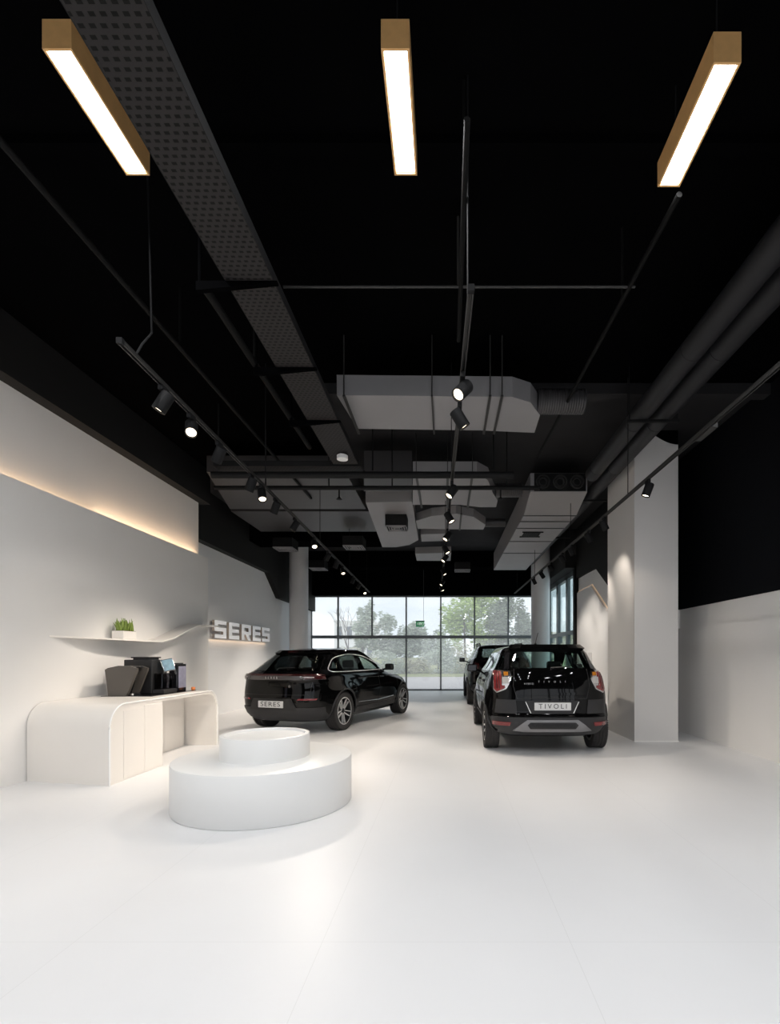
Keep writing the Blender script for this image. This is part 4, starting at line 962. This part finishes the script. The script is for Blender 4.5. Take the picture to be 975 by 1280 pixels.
for i, (px, y, rx, rz, m, lab) in enumerate(sh_):
    tree('shrub', X_(px, y), y, [(0, 0, rz * .75, rx, 1.0, rz), (rx * .5, 0, rz * .6, rx * .7, .9, rz * .8)], 2600, .09, m, 20 + i, lab, 'shrub', [([(0, 0, -.2), (0, 0, rz * .7)], .05)], 'shrubs beyond the window', .05)
# bare little tree
t = empty('bare_tree', (X_(437, 34.5), 34.5, 0)); tag(t, 'small leafless tree outside in front of the white building', 'tree')
b = MB(); rnd = random.Random(3)
def branch(p, d, L, r, k):
    q = p + d * L; b.tube([p, (p + q) / 2 + Vector((rnd.uniform(-.05, .05), 0, 0)), q], [r, r * .8, r * .6], 6)
    if k:
        for _ in range(2 if k < 3 else 3): branch(q, (d + Vector((rnd.uniform(-.7, .7), rnd.uniform(-.3, .3), rnd.uniform(-.1, .5)))).normalized(), L * .68, r * .6, k - 1)
branch(Vector((0, 0, -.1)), Vector((-.05, 0, 1)), 1.9, .06, 4); b.build('trunk', 'bark', t)
# pale building behind
def building(x0, x1, y, h, lab, m, wins):
    t = empty('building', ((x0 + x1) / 2, y, 0)); tag(t, lab, 'building'); w = (x1 - x0) / 2
    MB().box(-w, w, 0, 8, 0, h).build('wall', m, t); MB().box(-w - .15, w + .15, -.15, 8.1, h, h + .3).build('parapet', m, t)
    nx, nz = wins
    for i in range(nx):
        for j in range(nz):
            cx = -w + (i + .5) * 2 * w / nx; cz = (j + .5) * h / nz
            f = MB().box(cx - .32 * w / nx * 1.6, cx + .32 * w / nx * 1.6, -.03, .02, cz - .3 * h / nz, cz + .3 * h / nz).build('window', 'winpane', t)
building(X_(418, 85), X_(468, 85), 85, Z_(778, 85), 'pale low building far outside behind the bare tree', 'building', (4, 2))
building(12.0, 24.0, 62, 4.2, 'far cream apartment block seen low through the right side window', 'facade', (12, 3))

# ------------------------------------------------------------------ lights, world, camera
area('cove_lamp', (-4.87, 8.3, 3.42), 2.8, .03, 4.5, (1, .70, .45), (-.35, 0, 1))
area('cove_lamp', (-4.87, 5.9, 3.42), 1.8, .03, .7, (1, .72, .48), (-.35, 0, 1))
b = MB(); b.box(-4.97, -4.94, 5.0, 9.8, 3.4, 3.412); struct(b.build('trim_3', 'led'))
area('halo_lamp', (-5.56, 13.28, 1.84), 3.6, .03, 1.7, (1, .68, .42), rot=(0, 0, PI / 2))
w = bpy.data.worlds.new('sky'); SC.world = w; w.use_nodes = True; nt = w.node_tree; bg = nt.nodes['Background']
tcw = nt.nodes.new('ShaderNodeTexCoord'); nz = nt.nodes.new('ShaderNodeTexNoise'); nz.inputs['Scale'].default_value = 3; nz.inputs['Detail'].default_value = 5
mp = nt.nodes.new('ShaderNodeMapping'); mp.inputs['Scale'].default_value = (1, 1, 3); nt.links.new(tcw.outputs['Generated'], mp.inputs[0]); nt.links.new(mp.outputs[0], nz.inputs['Vector'])
cr = nt.nodes.new('ShaderNodeValToRGB'); cr.color_ramp.elements[0].color = (.60, .65, .72, 1); cr.color_ramp.elements[1].color = (.86, .87, .89, 1)
cr.color_ramp.elements[0].position = .35; cr.color_ramp.elements[1].position = .65
nt.links.new(nz.outputs['Fac'], cr.inputs[0]); nt.links.new(cr.outputs[0], bg.inputs['Color']); bg.inputs['Strength'].default_value = 1.55

cam = bpy.data.cameras.new('camera'); co = bpy.data.objects.new('camera', cam); COL.objects.link(co); SC.camera = co
co.location = (0, 0, H); co.rotation_euler = (PI / 2, 0, 0); cam.sensor_fit = 'HORIZONTAL'; cam.sensor_width = 36
# with a tall frame the horizontal size is the reference for lens and shift
cam.lens = F / 975 * 36; cam.shift_x = -(CX - 487.5) / 975; cam.shift_y = (CY - 640) / 975; cam.clip_start = .05; cam.clip_end = 500
vs = SC.view_settings; vs.view_transform = 'Standard'; vs.look = 'None'; vs.exposure = .2; vs.gamma = 1; vs.use_curve_mapping = False
cy = SC.cycles; cy.use_denoising = True; cy.max_bounces = 8; cy.diffuse_bounces = 4; cy.glossy_bounces = 4; cy.transparent_max_bounces = 16; cy.sample_clamp_indirect = 6
